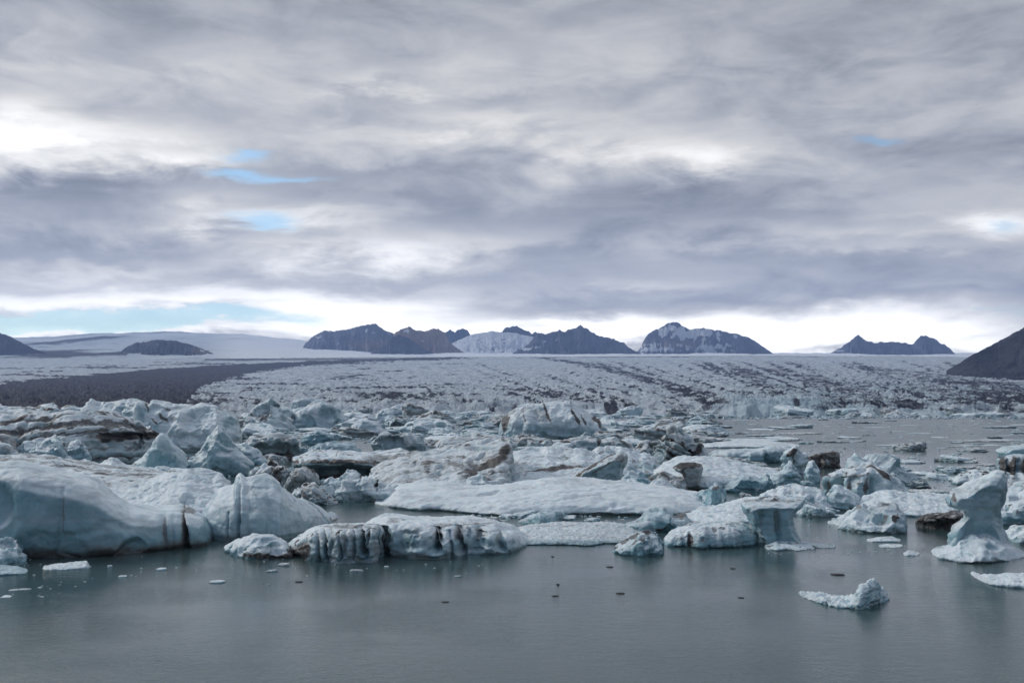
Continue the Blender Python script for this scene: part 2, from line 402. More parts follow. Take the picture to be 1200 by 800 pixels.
def build_ice_cap():
    pxs = np.arange(-520, 1740, 2.5); nc = len(pxs); q = np.linspace(0, 1, 90); Ys = 6650 + (13500 - 6650) * q; nr = len(q)
    PX, YY = np.meshgrid(pxs, Ys); S = np.repeat(q[:, None], nc, 1)
    top = interp([(-520, 392), (-100, 393), (0, 394), (60, 395), (120, 390), (200, 389), (280, 391), (345, 397), (400, 405), (470, 411), (540, 413), (640, 412), (740, 413), (1000, 415), (1740, 416)], PX.ravel()).reshape(PX.shape)
    base = interp([(-520, 422.5), (0, 421.5), (300, 420), (520, 419), (900, 417.3), (1740, 424)], PX.ravel()).reshape(PX.shape)
    PY = base + (top - base) * S ** 0.8
    ax, az = ray(PX, PY); P = np.stack([ax * YY, YY, 0 * YY], -1).reshape(-1, 3)
    n = fbm(np.stack([P[:, 0] / 900, P[:, 1] / 1500, 0 * P[:, 0]], 1), 5, 61); r = ridged(np.stack([P[:, 0] / 260, P[:, 1] / 420, 0 * P[:, 0]], 1), 4, 67)
    Z = (CAMH + az * YY).ravel() + (n * 26 + (r - 0.5) * 14) * sstep(0, 0.1, S.ravel())
    V = np.stack([P[:, 0], P[:, 1], Z], 1); px, py = PX.ravel(), PY.ravel()
    d = 0.14 + 0.6 * sstep(0.0, 0.5, n) * (px < 340) + 0.25 * sstep(0.55, 0.3, r) * (px < 300)
    d = d + 0.5 * np.exp(-((px - 60) / 60) ** 2 - ((py - 413) / 4) ** 2) + 0.4 * np.exp(-((py - interp([(0, 411), (140, 416)], px)) / 1.6) ** 2) * (px < 150)
    d = d * interp([(-520, 1), (230, 1), (300, 0.35), (420, 0.1), (1740, 0.1)], px)
    me = mesh_from('ice_cap', V, grid_faces(nr, nc)); set_attr(me, 'terrain', np.stack([d, 0.1 + 0 * d, np.maximum(0.9 * sstep(215, 290, px), 0.5 * sstep(0.1, -0.4, n)), 0 * d + 1], 1))  # snow towards the right whitened in colour to look sunlit
    tag(link('ice_cap', me, GLACIER), 'pale upper snowfield rising behind the glacier tongue', 'snowfield', kind='structure')
build_ice_cap()

def mountain(name, label, outline, Y, depth, base_py, snow=0.0, brown=0.0, patches=(), seed=0, jag=2.0, browns=(), full_snow=False, rough=1.0, pale=0.0):
    x0, x1 = outline[0][0], outline[-1][0]
    pxs = np.arange(x0, x1 + 0.1, min(0.6, (x1 - x0) / 120) if x1 - x0 < 420 else 1.2); nc = len(pxs); v = np.linspace(-1, 1, 81); nr = len(v)
    PX, VV = np.meshgrid(pxs, v)
    top = interp(outline, pxs)
    e = np.minimum(pxs - x0, x1 - pxs); jg = sstep(0, 14, e) * jag
    top = top - 1.7 * jg * (fbm(np.stack([pxs / 7, 0 * pxs + seed, 0 * pxs], 1), 4, seed + 3, 0.6))
    zb = z_at(0, base_py, Y) - 60
    zr = np.maximum(z_at(pxs, top, Y), zb + 5)
    hrel = np.clip((zr - zb) / max(zr.max() - zb, 1), 0.08, 1)
    YY = Y + VV * depth * hrel[None, :] ** 0.6
    P = np.stack([(PX - CX) / FPX * Y, YY, 0 * YY], -1).reshape(-1, 3)
    sc = depth * 0.5
    n = ridged(np.stack([P[:, 0] / sc * 1.6, P[:, 1] / sc * 0.7, 0 * P[:, 0]], 1), 6, seed + 7)
    c = 1 - np.abs(VV.ravel()) ** 0.9
    n2 = ridged(np.stack([P[:, 0] / sc * 6.5, P[:, 1] / sc * 2.6, 0 * P[:, 0]], 1), 5, seed + 17)
    prof = c - rough * ((1 - n) * 2.0 + (1 - n2) * 0.9) * np.minimum(c, 1 - c)
    prof = np.clip(prof, -0.1, 1.0)
    Z = zb + np.repeat((zr - zb)[None, :], nr, 0).ravel() * prof
    ax = (PX.ravel() - CX) / FPX / (math.cos(PITCH))
    V = np.stack([ax * YY.ravel(), YY.ravel(), Z], 1)
    px, py = project(V)
    nn = fbm(np.stack([P[:, 0] / 70, P[:, 1] / 90, Z / 50], 1), 5, seed + 9)
    s = snow + 0.45 * nn + 0.25 * (prof - 0.5)
    for (cx, cy, rx, ry, st) in patches:
        s = np.maximum(s, st * sstep(1.5, 0.4, np.hypot((px - cx) / rx, (py - cy) / ry) - 1.6 * nn))
    b = brown + 0 * s
    for (cx, cy, rx, ry, st) in browns: b = np.maximum(b, st * np.exp(-((px - cx) / rx) ** 2 - ((py - cy) / ry) ** 2))
    if full_snow: s = 0.75 + 0.5 * nn
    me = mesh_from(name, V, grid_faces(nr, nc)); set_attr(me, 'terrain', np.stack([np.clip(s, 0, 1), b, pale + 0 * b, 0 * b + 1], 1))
    return tag(link(name, me, ROCK), label, 'mountain', kind='structure')

mountain('snow_dome', 'hazy white ice dome between the dark peaks', [(500, 414), (530, 402), (552, 392), (575, 388), (600, 390), (632, 396), (660, 412)], 12000, 900, 416, seed=5, jag=0.6, full_snow=True, rough=0.35)
mountain('mountain', 'small jagged peaks showing above the ice dome', [(518, 394), (522, 389), (528, 386), (533, 390), (537, 387), (542, 384), (548, 387), (551, 392)], 13000, 120, 396, seed=21, jag=1.4, snow=0.05)
mountain('mountain', 'dark rock crest standing out of the ice dome left of the blue jagged mountain', [(585, 397), (588, 389), (592, 384), (600, 382), (608, 383), (616, 387), (623, 391), (629, 389), (634, 393), (640, 399)], 12600, 140, 399, seed=23, jag=1.5, snow=0.0)
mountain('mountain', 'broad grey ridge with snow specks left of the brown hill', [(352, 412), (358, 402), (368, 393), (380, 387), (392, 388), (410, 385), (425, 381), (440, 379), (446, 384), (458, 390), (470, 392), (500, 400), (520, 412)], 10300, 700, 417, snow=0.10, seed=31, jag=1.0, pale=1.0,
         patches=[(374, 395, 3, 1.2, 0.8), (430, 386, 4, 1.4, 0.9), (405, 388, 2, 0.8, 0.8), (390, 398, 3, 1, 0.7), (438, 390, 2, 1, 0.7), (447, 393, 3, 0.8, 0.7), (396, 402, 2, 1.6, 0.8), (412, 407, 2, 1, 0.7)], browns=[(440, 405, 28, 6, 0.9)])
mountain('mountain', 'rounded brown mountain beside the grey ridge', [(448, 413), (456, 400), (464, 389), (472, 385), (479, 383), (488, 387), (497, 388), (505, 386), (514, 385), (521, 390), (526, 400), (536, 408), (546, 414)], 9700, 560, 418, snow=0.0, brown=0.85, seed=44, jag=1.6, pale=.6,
         patches=[(478, 388, 3, 1.2, 0.9), (495, 399, 2, 1.4, 0.8)])
mountain('hill', 'dark foothill in front of the brown mountain', [(434, 414), (450, 404), (460, 394), (468, 392), (480, 397), (492, 405), (508, 414)], 9200, 300, 418, snow=-0.2, seed=47, jag=1.0, pale=.5)
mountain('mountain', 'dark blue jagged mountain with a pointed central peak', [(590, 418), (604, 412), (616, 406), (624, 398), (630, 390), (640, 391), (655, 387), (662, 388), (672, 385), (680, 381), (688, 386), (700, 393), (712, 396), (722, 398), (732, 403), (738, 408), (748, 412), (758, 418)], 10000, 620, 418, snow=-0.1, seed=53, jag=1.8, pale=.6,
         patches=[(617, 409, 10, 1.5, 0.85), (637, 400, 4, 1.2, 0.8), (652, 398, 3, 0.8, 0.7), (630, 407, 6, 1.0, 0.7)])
mountain('mountain', 'snow streaked mountain with painted white mist on its summit', [(746, 414), (752, 404), (757, 394), (764, 388), (774, 384), (784, 378), (793, 377), (802, 383), (812, 386), (824, 384), (834, 386), (848, 388), (862, 391), (874, 394), (884, 399), (893, 405), (900, 410), (908, 416)], 10900, 700, 417, snow=0.06, seed=65, jag=1.0, pale=.7,
         patches=[(790, 385, 22, 4, 1.0), (812, 391, 26, 6, 0.95), (832, 408, 20, 5, 1.0), (772, 409, 26, 3, 1.0), (800, 405, 8, 3, 0.8), (775, 392, 7, 3, 0.8), (848, 388, 6, 2, 0.9), (862, 394, 3, 2, 0.8), (765, 404, 10, 2, 0.9)], browns=[(795, 404, 30, 5, 0.6)])  # snow, plus summit patches painted white in place of mist
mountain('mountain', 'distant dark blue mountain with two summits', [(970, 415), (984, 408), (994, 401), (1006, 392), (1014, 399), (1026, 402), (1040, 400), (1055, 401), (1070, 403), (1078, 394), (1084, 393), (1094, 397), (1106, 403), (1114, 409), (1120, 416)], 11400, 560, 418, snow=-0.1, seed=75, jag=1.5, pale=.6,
         patches=[(988, 411, 5, 1.2, 0.8), (1056, 411, 3, 1, 0.8)])
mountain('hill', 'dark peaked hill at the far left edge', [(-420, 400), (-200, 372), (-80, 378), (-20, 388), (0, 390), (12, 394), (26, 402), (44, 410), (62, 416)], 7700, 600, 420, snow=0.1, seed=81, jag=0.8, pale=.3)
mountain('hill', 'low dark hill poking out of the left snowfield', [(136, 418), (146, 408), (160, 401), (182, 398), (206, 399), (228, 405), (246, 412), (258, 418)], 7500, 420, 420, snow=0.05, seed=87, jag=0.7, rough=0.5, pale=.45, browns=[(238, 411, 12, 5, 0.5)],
         patches=[(168, 399, 8, 1.2, 0.9), (228, 406, 3, 1, 0.8), (150, 415, 14, 2, .9), (246, 412, 10, 4, .8), (196, 417, 60, 1.5, .7)])
mountain('hill', 'smooth dark scree slope rising at the right edge', [(1108, 434), (1122, 426), (1140, 415), (1170, 400), (1200, 384), (1260, 352), (1400, 300), (1560, 280), (1760, 330)], 4300, 1100, 432, snow=-0.6, seed=95, jag=0.7, rough=0.35)

# ------------------------------------------------------------------ icebergs
SEC = {
 'dome':  [(0.04, 0), (0, .10), (.03, .38), (.14, .70), (.38, .93), (.62, 1), (.85, .82), (.98, .35), (1, 0)],
 'cliff': [(0.05, 0), (0, .08), (.01, .40), (.05, .76), (.13, .92), (.30, .97), (.62, 1), (.9, .75), (1, 0)],
 'shelf': [(0.04, 0), (0, .22), (.02, .75), (.06, 1.0), (.15, 1.10), (.75, 1), (.92, .6), (1, 0)],
 'wedge': [(0.02, 0), (0, .06), (.04, .16), (.35, .58), (.70, 1), (.84, .85), (1, 0)],
 'floe':  [(0.03, 0), (0, .12), (.02, .34), (.10, .46), (.75, 1), (.92, .75), (1, 0)],
 'lip':   [(0.40, 0), (.38, .38), (.05, .50), (0, .60), (.06, .76), (.70, 1), (.9, .7), (1, 0)],
 'over':  [(0.22, 0), (.20, .45), (.02, .66), (0, .82), (.10, .96), (.60, 1), (.9, .8), (1, 0)],
}
RIDGE = {'dome': .62, 'cliff': .62, 'shelf': .75, 'wedge': .70, 'floe': .75, 'lip': .70, 'over': .60}
class Soup:
    def __init__(s): s.V = []; s.F = []
    def add(s, V, F):
        o = len(s.V); s.V += [tuple(map(float, v)) for v in V]; s.F += [tuple(i + o for i in f) for f in F]
def resample(pts, n):
    P = np.array(pts, float); d = np.r_[0, np.cumsum(np.hypot(*np.diff(P, axis=0).T))]
    s = np.linspace(0, d[-1], n); return np.interp(s, d, P[:, 0]), np.interp(s, d, P[:, 1])
def loft(soup, top, wl, d, sec='dome', pw=3.0, zb=-0.7, zf=None):
    """ice body over a plan outline: a run of sections along the line of sight, each rising from the water to the traced crest"""
    if not isinstance(wl, (list, tuple)): wl = [(top[0][0], wl), (top[-1][0], wl)]
    x0, x1 = top[0][0], top[-1][0]
    ns = int(max(16, min(180, (x1 - x0) * 1.3)))
    t = np.linspace(0, 1, ns); px = x0 + (x1 - x0) * t
    e = np.maximum((1 - np.abs(2 * t - 1) ** pw) ** (1 / pw), 0.06)
    Y0 = ground_y(px, interp(wl, px)); Yf = Y0 + (1 - e) * d * 0.5; df = d * e
    js = px * 0 + zlib.crc32(repr(top).encode()) % 997
    Yf = Yf + d * (0.10 * fbm(np.stack([px * 5.0 / (x1 - x0), js, 0 * px], 1), 2, 3) + 0.02 * fbm(np.stack([px * 17.0 / (x1 - x0), js, 0 * px], 1), 3, 4))     # a ragged waterline
    Yr = Y0 + (1 - e) * d * 0.5 + df * RIDGE[sec]
    zr = np.maximum(z_at(px, interp(top, px), Yr), 0.12)
    A, B = resample(SEC[sec], 22)
    V, F = [], []
    m = len(A) + 2
    for i in range(ns):
        ax, _ = ray(px[i], HZ); ax = (px[i] - CX) / FPX / math.cos(PITCH)
        prof = [(A[0], None)] + list(zip(A, B)) + [(A[-1], None)]
        for a, b in prof:
            y = Yf[i] + a * df[i]; z = zb if b is None else b * zr[i]
            V.append((ax * y, y, z))
    for i in range(ns - 1):
        for j in range(m):
            k = (j + 1) % m
            F.append((i * m + j, i * m + k, (i + 1) * m + k, (i + 1) * m + j))
    F.append(tuple(range(m))[::-1]); F.append(tuple((ns - 1) * m + j for j in range(m)))
    F = [f[::-1] for f in F]
    soup.add(V, F)
def slab(soup, outline, wl, T, bev=0.16, sink=True):
    """a standing or overhanging body: a traced outline with its own thickness and rounded-off faces"""
    Y = float(ground_y(CX, wl)); O = np.array(outline, float); c = O.mean(0)
    n = len(O); V, F = [], []
    lay = [(-.5, 1 - bev * 2.0), (-.36, 1 - bev * 0.8), (-.15, 1.0), (.2, 1.0), (.42, 1 - bev), (.5, 1 - bev * 2.2)]
    for dy, s in lay:
        q = c + (O - c) * s; y = Y + T * (0.5 + dy)
        for (px, py) in q:
            ax = (px - CX) / FPX / math.cos(PITCH)
            V.append((ax * y, y, float(z_at(px, py, Y + T * .35))))
    for l in range(len(lay) - 1):
        for i in range(n):
            j = (i + 1) % n
            F.append((l * n + i, l * n + j, (l + 1) * n + j, (l + 1) * n + i))
    F.append(tuple(range(n))[::-1]); F.append(tuple((len(lay) - 1) * n + i for i in range(n)))
    soup.add(V, F)
def remesh(soup, voxel, smooth):
    me = bpy.data.meshes.new('tmp'); me.from_pydata(soup.V, [], soup.F); me.update()
    import bmesh
    bm = bmesh.new(); bm.from_mesh(me); bmesh.ops.triangulate(bm, faces=bm.faces[:]); bmesh.ops.recalc_face_normals(bm, faces=bm.faces[:]); bm.to_mesh(me); bm.free()
    o = bpy.data.objects.new('tmp', me); COL.objects.link(o)
    r = o.modifiers.new('r', 'REMESH'); r.mode = 'VOXEL'; r.voxel_size = voxel; r.use_smooth_shade = True
    if smooth:
        sm = o.modifiers.new('s', 'SMOOTH'); sm.factor = 0.5; sm.iterations = smooth
    dg = bpy.context.evaluated_depsgraph_get(); dg.update()
    res = bpy.data.meshes.new_from_object(o.evaluated_get(dg))
    bpy.data.objects.remove(o); bpy.data.meshes.remove(me)
    return res
def coords(me):
    a = np.empty(len(me.vertices) * 3, np.float32); me.vertices.foreach_get('co', a); return a.reshape(-1, 3).astype(float)
def normals(me):
    a = np.empty(len(me.vertices) * 3, np.float32); me.vertex_normals.foreach_get('vector', a); return a.reshape(-1, 3).astype(float)

def weather(me, H, seed, o, px=None, py=None):
    """ice surface: lumps, scallops, broken blocks, strata ledges, grooves, and where the ash lies; gives the mesh its 'ice' colours"""
    P = coords(me); N = normals(me); rng = np.random.RandomState(seed)
    S = P + rng.uniform(-300, 300, 3)
    k = o.get('size', 1.0) * H
    nchip = int(o.get('chip', 80)); kc = min(k, 0.55 * float((P.max(0) - P.min(0))[:2].min())); cd = o.get('cd', .075)
    for i in range(nchip):                                   # flat fracture faces knocked off the body
        v = rng.randint(len(P)); R = kc * (rng.uniform(.45, .9) if i % 5 == 0 else rng.uniform(.12, .38))
        nn = N[v] + rng.normal(size=3) * .28; nn /= np.linalg.norm(nn)
        dv = P - P[v]; r = np.sqrt((dv ** 2).sum(1)); d = dv @ nn + R * cd
        P -= nn * (np.where(d > 0, d, 0) * sstep(R, R * .72, r))[:, None]
    if nchip:
        me.vertices.foreach_set('co', P.astype(np.float32).ravel()); me.update(); N = normals(me)
    disp = o.get('low', .10) * k * (fbm(S / (0.9 * k), 3, seed) + 0.5 * fbm(S / (np.array([1.1, 1.1, 0.28]) * k), 4, seed + 3))
    sc = perlin(S / (0.42 * k), seed + 5); disp += o.get('scal', .045) * 0.75 * k * (0.35 - np.abs(sc) * 1.6)
    sc2 = perlin(S / (0.17 * k), seed + 8); disp += o.get('scal', .045) * 0.28 * k * (0.3 - np.abs(sc2) * 1.6)
    disp += o.get('fine', .014) * k * fbm(S / (0.09 * k), 3, seed + 9)
    crease = 0 * disp
    fa = o.get('facet', 0.0)
    if fa:
        lo, hi = P.min(0), P.max(0); vol = np.prod(hi - lo); nseed = int(np.clip(vol / (0.5 * k) ** 3, 8, 60))
        C = rng.uniform(lo, hi, (nseed, 3)); off = rng.uniform(-1, 1, nseed); nr = rng.normal(size=(nseed, 3)); nr /= np.linalg.norm(nr, axis=1)[:, None]
        Q = P + 0.10 * k * np.stack([fbm(S / (.5 * k), 2, seed + 60), fbm(S / (.5 * k), 2, seed + 61), fbm(S / (.5 * k), 2, seed + 62)], 1)
        D = np.sqrt(((Q[:, None, :] - C[None]) ** 2).sum(2)) if len(P) * nseed < 6e6 else None
        if D is None:
            D = np.concatenate([np.sqrt(((q[:, None, :] - C[None]) ** 2).sum(2)) for q in np.array_split(Q, 20)])
        i1 = D.argmin(1); d1 = D[np.arange(len(P)), i1]; D[np.arange(len(P)), i1] = 1e9; d2 = D.min(1)
        crease = np.exp(-((d2 - d1) / (0.05 * k)) ** 2) * sstep(-0.1, 0.35, fbm(S / (1.1 * k), 3, seed + 66))
        tilt = (nr[i1] * (P - C[i1])).sum(1)
        disp += fa * k * (0.12 * off[i1] + 0.25 * np.clip(tilt / k, -1, 1) - 0.05 * crease)
    st = o.get('strata') or (rng.uniform(-14, 14), rng.uniform(3.5, 6), .035, .30)
    dirt = 0 * disp
    wob = fbm(S / (0.5 * k), 4, seed + 21)
    if True:
        ang, freq, amp, dst = st; a = math.radians(ang)
        tt = (P[:, 2] * math.cos(a) - P[:, 0] * math.sin(a)) * freq / max(H, .1) + wob * 0.55 + 0.15 * P[:, 1] * freq / max(H, .1)
        s1 = perlin(np.stack([tt, 0 * tt, 0 * tt + seed], 1), seed + 31) * 2.0 + perlin(np.stack([tt * 2.3, 0 * tt, 0 * tt], 1), seed + 33)
        disp += amp * k * s1
        dirt = dst * sstep(0.10, 0.38, -s1 + 0.25 * wob)
    if px is not None:
        for (gx, gw, gd, y0, y1) in o.get('grooves', []):
            lean = 0.12 * (py - y0) * math.sin(gx * 1.7) + gw * 0.7 * wob
            f = np.exp(-((px - gx - lean) / gw) ** 2) * sstep(y0 - 2, y0 + 2, py) * sstep(y1 + 3, y1 - 2, py) * sstep(0.5, -0.1, N[:, 1])
            P[:, 1] += gd * f * (0.75 + 0.35 * math.sin(gx * 7.3)) * (1 + 0.6 * wob); crease = np.maximum(crease, f * 0.6 * o.get('groove_mark', 1.0))
    P = P + N * disp[:, None]
    low = P[:, 2] < -0.9; P[low, 2] = -0.9
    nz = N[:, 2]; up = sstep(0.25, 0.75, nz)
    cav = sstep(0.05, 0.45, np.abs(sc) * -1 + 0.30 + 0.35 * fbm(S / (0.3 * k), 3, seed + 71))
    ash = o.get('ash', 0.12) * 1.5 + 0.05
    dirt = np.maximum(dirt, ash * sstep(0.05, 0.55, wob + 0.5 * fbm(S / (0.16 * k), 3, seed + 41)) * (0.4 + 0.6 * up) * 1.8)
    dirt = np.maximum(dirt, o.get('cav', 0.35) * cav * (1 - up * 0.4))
    dirt = np.maximum(dirt, o.get('dirt', 0.0) * (0.75 + 0.5 * wob))
    dirt = np.maximum(dirt, o.get('crease', 0.18) * crease)
    if px is not None:
        for sp in o.get('spots', []):
            cx, cy, rx, ry, s = sp[:5]; an = math.radians(sp[5]) if len(sp) > 5 else 0
            dx, dy = px - cx, py - cy
            u = (dx * math.cos(an) + dy * math.sin(an)) / rx; v = (-dx * math.sin(an) + dy * math.cos(an)) / ry
            dirt = np.maximum(dirt, s * sstep(1.35, 0.55, np.hypot(u, v) + 0.55 * wob))
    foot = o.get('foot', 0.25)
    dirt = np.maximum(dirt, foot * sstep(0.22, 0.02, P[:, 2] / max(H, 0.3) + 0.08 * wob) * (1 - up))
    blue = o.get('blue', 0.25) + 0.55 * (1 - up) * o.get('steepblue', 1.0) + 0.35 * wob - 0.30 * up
    blue = np.maximum(blue, o.get('bluecrack', 0.8) * crease)
    teal = o.get('teal', 0.0) * np.clip(1.0 - 0.75 * up + 0.5 * wob, 0, 1)
    if px is not None:
        for (cx, cy, rx, ry, s) in o.get('teals', []):
            teal = np.maximum(teal, s * sstep(1.4, 0.4, np.hypot((px - cx) / rx, (py - cy) / ry) + 0.3 * wob))
    tan = o.get('tan', 0.0) * np.clip(0.7 + 0.8 * wob, 0, 1)
    me.vertices.foreach_set('co', P.astype(np.float32).ravel())
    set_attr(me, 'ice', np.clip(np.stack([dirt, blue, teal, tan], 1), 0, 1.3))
    me.polygons.foreach_set('use_smooth', np.ones(len(me.polygons), bool))
    me.update()

LAND = []           # (px, py, short landmark phrase) for describing the small floes
BOXES = []
_seed = [100]
def B(name, label, short, pieces, cat='iceberg', group=None, **o):
    """one iceberg. pieces: ('loft', top, wl, depth, section) or ('slab', outline, wl, thickness); a 4th-place dict may name its part"""
    _seed[0] += 1; seed = _seed[0]
    parts = {}
    for p in pieces:
        kw = p[-1] if isinstance(p[-1], dict) else {}
        q = p[:-1] if kw else p
        parts.setdefault(kw.get('part', ''), []).append((q, kw))
    made = []
    for pn, lst in parts.items():
        s = Soup()
        for q, kw in lst:
            if q[0] == 'loft': loft(s, *q[1:])
            else: slab(s, *q[1:])
        V = np.array(s.V); ymin = V[:, 1].min(); H = max(V[:, 2].max(), 0.25)
        ext = V.max(0) - V.min(0)
        area = 2 * (ext[0] * ext[1] + ext[0] * H + ext[1] * H)
        vox = max(0.00088 * ymin, math.sqrt(area / 90000.0), 0.05)
        vox = min(vox, H / 5, ext.min() / 4)
        oo = dict(o); oo.update({k: v for k, v in lst[0][1].items() if k != 'part'})
        if oo.get('flat'):  # long low floes: the relief follows their thickness, not their length
            oo['size'] = oo['flat']
        me = remesh(s, vox, oo.get('smooth', 2))
        P = coords(me); px, py = project(P)
        weather(me, H, seed, oo, px, py)
        seed += 500
        P = coords(me); c = (P.min(0) + P.max(0)) / 2; c[2] = 0
        made.append((pn, me, c, P))
    allP = np.concatenate([m[3] for m in made]); c = (allP.min(0) + allP.max(0)) / 2; c[2] = 0
    if len(made) == 1:
        root = link(name, made[0][1], ICE); made[0][1].name = name
    else:
        root = link(name, None)
        for pn, me, _, _ in made: link(pn, me, ICE, root)
    root.location = c
    for _, me, _, P in made:
        me.vertices.foreach_set('co', (P - c).astype(np.float32).ravel()); me.update()
    tag(root, label, cat, group, 'thing')
    px, py = project(allP[allP[:, 2] > -0.2])
    LAND.append((float(px.mean()), float(py.mean()), short)); BOXES.append((px.min(), px.max(), py.min(), py.max()))
    return root

# ---- front row along the open water
B('iceberg', 'large smooth grey-blue berg at the left edge with two dark clefts at its right end', 'large smooth grey-blue berg',
  [('loft', [(-70, 536), (0, 538), (30, 537), (50, 543), (72, 547), (95, 552), (118, 561), (140, 578), (155, 587), (185, 592), (214, 591), (228, 595), (243, 603), (251, 622)], [(-70, 655), (40, 656), (120, 652), (180, 648), (251, 646)], 15, 'cliff')],
  low=.035, scal=.03, fine=.006, blue=.42, ash=.08, strata=(6, 3, .02, .25), cav=.08, size=.8, smooth=6, foot=.7, chip=12, cd=.05,
  grooves=[(190, 5, .9, 596, 650), (212, 4, 1.2, 592, 650), (203, 3, .5, 598, 650), (73, 3, .5, 570, 655)],
  spots=[(192, 624, 3, 22, .6), (213, 618, 2.6, 32, .85), (62, 585, 9, 26, .28), (74, 612, 2, 34, .6), (175, 646, 30, 3, .8), (110, 653, 34, 2.5, .7), (222, 597, 16, 3, .6), (20, 600, 30, 10, .25)])
B('iceberg', 'low dull white ice lump in front of the large grey-blue berg at the left edge', 'dull lump by the left edge',
  [('loft', [(-70, 630), (-10, 628), (15, 628), (28, 632), (38, 646), (40, 655)], [(-70, 668), (40, 664)], 5, 'dome')], blue=.35, scal=.09, fine=.04)
B('ice_floe', 'ragged small white floe on open water below the large grey-blue berg', 'ragged small white floe',
  [('loft', [(58, 664), (75, 660), (95, 658), (109, 656), (113, 660), (112, 664)], [(58, 668), (112, 667)], 2.2, 'floe')], cat='ice floe', scal=.2, fine=.08, blue=.15)
B('ice_floe', 'flat translucent floe at the left edge below the dull white lump', 'flat translucent floe',
  [('loft', [(-30, 664), (10, 662), (30, 663), (41, 667)], [(-30, 676), (41, 673)], 3, 'floe')], cat='ice floe', blue=.8, teal=.3, scal=.12)
B('iceberg', 'clean white snow slope rising behind the large grey-blue berg on the left', 'clean white snow slope',
  [('loft', [(112, 578), (125, 573), (150, 566), (180, 560), (205, 548), (222, 546), (240, 546), (262, 553), (273, 563), (279, 580)], 606, 17, 'wedge')],
  flat=.5, blue=-.1, steepblue=.4, ash=.06, cav=.05, low=.05, scal=.05, facet=.08, crease=.2, spots=[(200, 552, 8, 1.2, .6), (226, 550, 3, 1.5, .5)])
B('iceberg', 'low layered berg with thin grey-pink ash seams behind the large grey-blue berg', 'layered berg with thin ash seams',
  [('loft', [(-70, 528), (0, 532), (30, 531), (60, 531), (90, 538), (130, 545), (170, 548), (205, 552), (216, 562)], 582, 30, 'floe')],
  flat=.55, strata=(-8, 5.0, .05, .55), blue=.05, ash=.2, tan=.12, spots=[(85, 546, 16, 1.4, .9, 8), (160, 556, 22, 2, .7), (70, 562, 20, 1.5, .5), (120, 556, 14, 1.2, .7)])
B('iceberg', 'cracked pale blue wedge with a split peak beside the white snow slope', 'cracked pale blue wedge',
  [('loft', [(240, 600), (247, 585), (262, 570), (277, 566), (279, 557), (284, 553), (291, 558), (300, 556), (314, 553), (323, 556), (333, 566), (345, 577), (365, 588), (385, 596), (397, 602), (399, 610)], [(240, 634), (330, 634), (370, 624), (399, 612)], 10, 'dome')],
  low=.03, scal=.02, fine=.006, facet=.08, blue=.30, steepblue=.6, strata=(40, 2, .01, .1), teal=.10, chip=12, cd=.05, ash=.04, cav=.05, size=.9, crease=.1, groove_mark=.7,
  grooves=[(279, 2.2, .7, 560, 632), (268, 1.6, .4, 600, 632), (300, 20, .35, 570, 600)], spots=[(392, 608, 7, 3, .7), (280, 634, 40, 2, .6)])
B('iceberg', 'smooth low dome with a blackened underside left of the ash-striped fluted block', 'smooth low dome',
  [('loft', [(267, 641), (280, 632), (300, 625), (325, 626), (338, 632), (347, 646)], [(267, 650), (300, 656), (347, 656)], 5, 'dome')],
  blue=.35, scal=.03, fine=.012, low=.06, spots=[(318, 651, 34, 4.5, 1.1), (344, 644, 7, 8, .9)], cd=.045)
FL = [(371, 2.2, .6, 624, 657), (378, 1.8, .9, 619, 657), (388, 3.0, 1.2, 617, 657), (396, 1.8, .8, 622, 657), (406, 3.2, 1.3, 616, 652), (414, 1.8, .9, 620, 657), (422, 2.6, 1.2, 616, 650), (432, 2.2, 1.0, 618, 656), (441, 2.6, 1.2, 616, 652)]
B('iceberg', 'dark ash-striped fluted ice block between the smooth low dome and the pale scalloped berg', 'ash-striped fluted block',
  [('loft', [(341, 636), (352, 628), (364, 620), (372, 616), (400, 613), (430, 612), (445, 612), (451, 618), (454, 634)], [(341, 654), (365, 657), (400, 661), (440, 660), (454, 656)], 9, 'shelf')],
  low=.05, scal=.03, fine=.012, size=.8, blue=.2, ash=.35, cav=.3, foot=.35, groove_mark=1.0, crease=.8, bluecrack=.1, chip=30, cd=.05,
  grooves=FL, spots=[(405, 640, 50, 18, .45), (352, 648, 14, 12, 1.0), (452, 640, 5, 18, .9), (405, 617, 34, 2.0, .55)])
B('iceberg', 'pale flat-topped scalloped berg with a row of arched hollows along its front', 'pale scalloped berg',
  [('loft', [(430, 613), (440, 606), (455, 601), (480, 603), (510, 604), (550, 605), (580, 607), (602, 614), (620, 630)], [(430, 650), (458, 655), (480, 657), (520, 655), (560, 652), (620, 648)], 15, 'shelf')],
  low=.05, scal=.04, fine=.012, size=.8, blue=.12, ash=.14, cav=.25, foot=.3, groove_mark=1.0, crease=.5, bluecrack=.2, chip=30, cd=.05,
  grooves=[(448, 5, 2.0, 616, 656), (480, 11, 1.3, 622, 644), (513, 7, 3.2, 616, 648), (526, 2, .8, 620, 652), (537, 6.5, 3.2, 616, 648), (550, 2, .8, 620, 652), (561, 7, 3.2, 617, 646), (585, 6, 2.4, 620, 645)],
  spots=[(513, 628, 6, 12, .55), (537, 628, 6, 12, .6), (561, 627, 6, 10, .55), (585, 630, 4, 8, .5), (545, 614, 44, 2.0, .6), (462, 609, 9, 3, .5)],
  teals=[(480, 634, 8, 8, .85), (561, 634, 6, 7, .5), (587, 634, 5, 7, .6)])
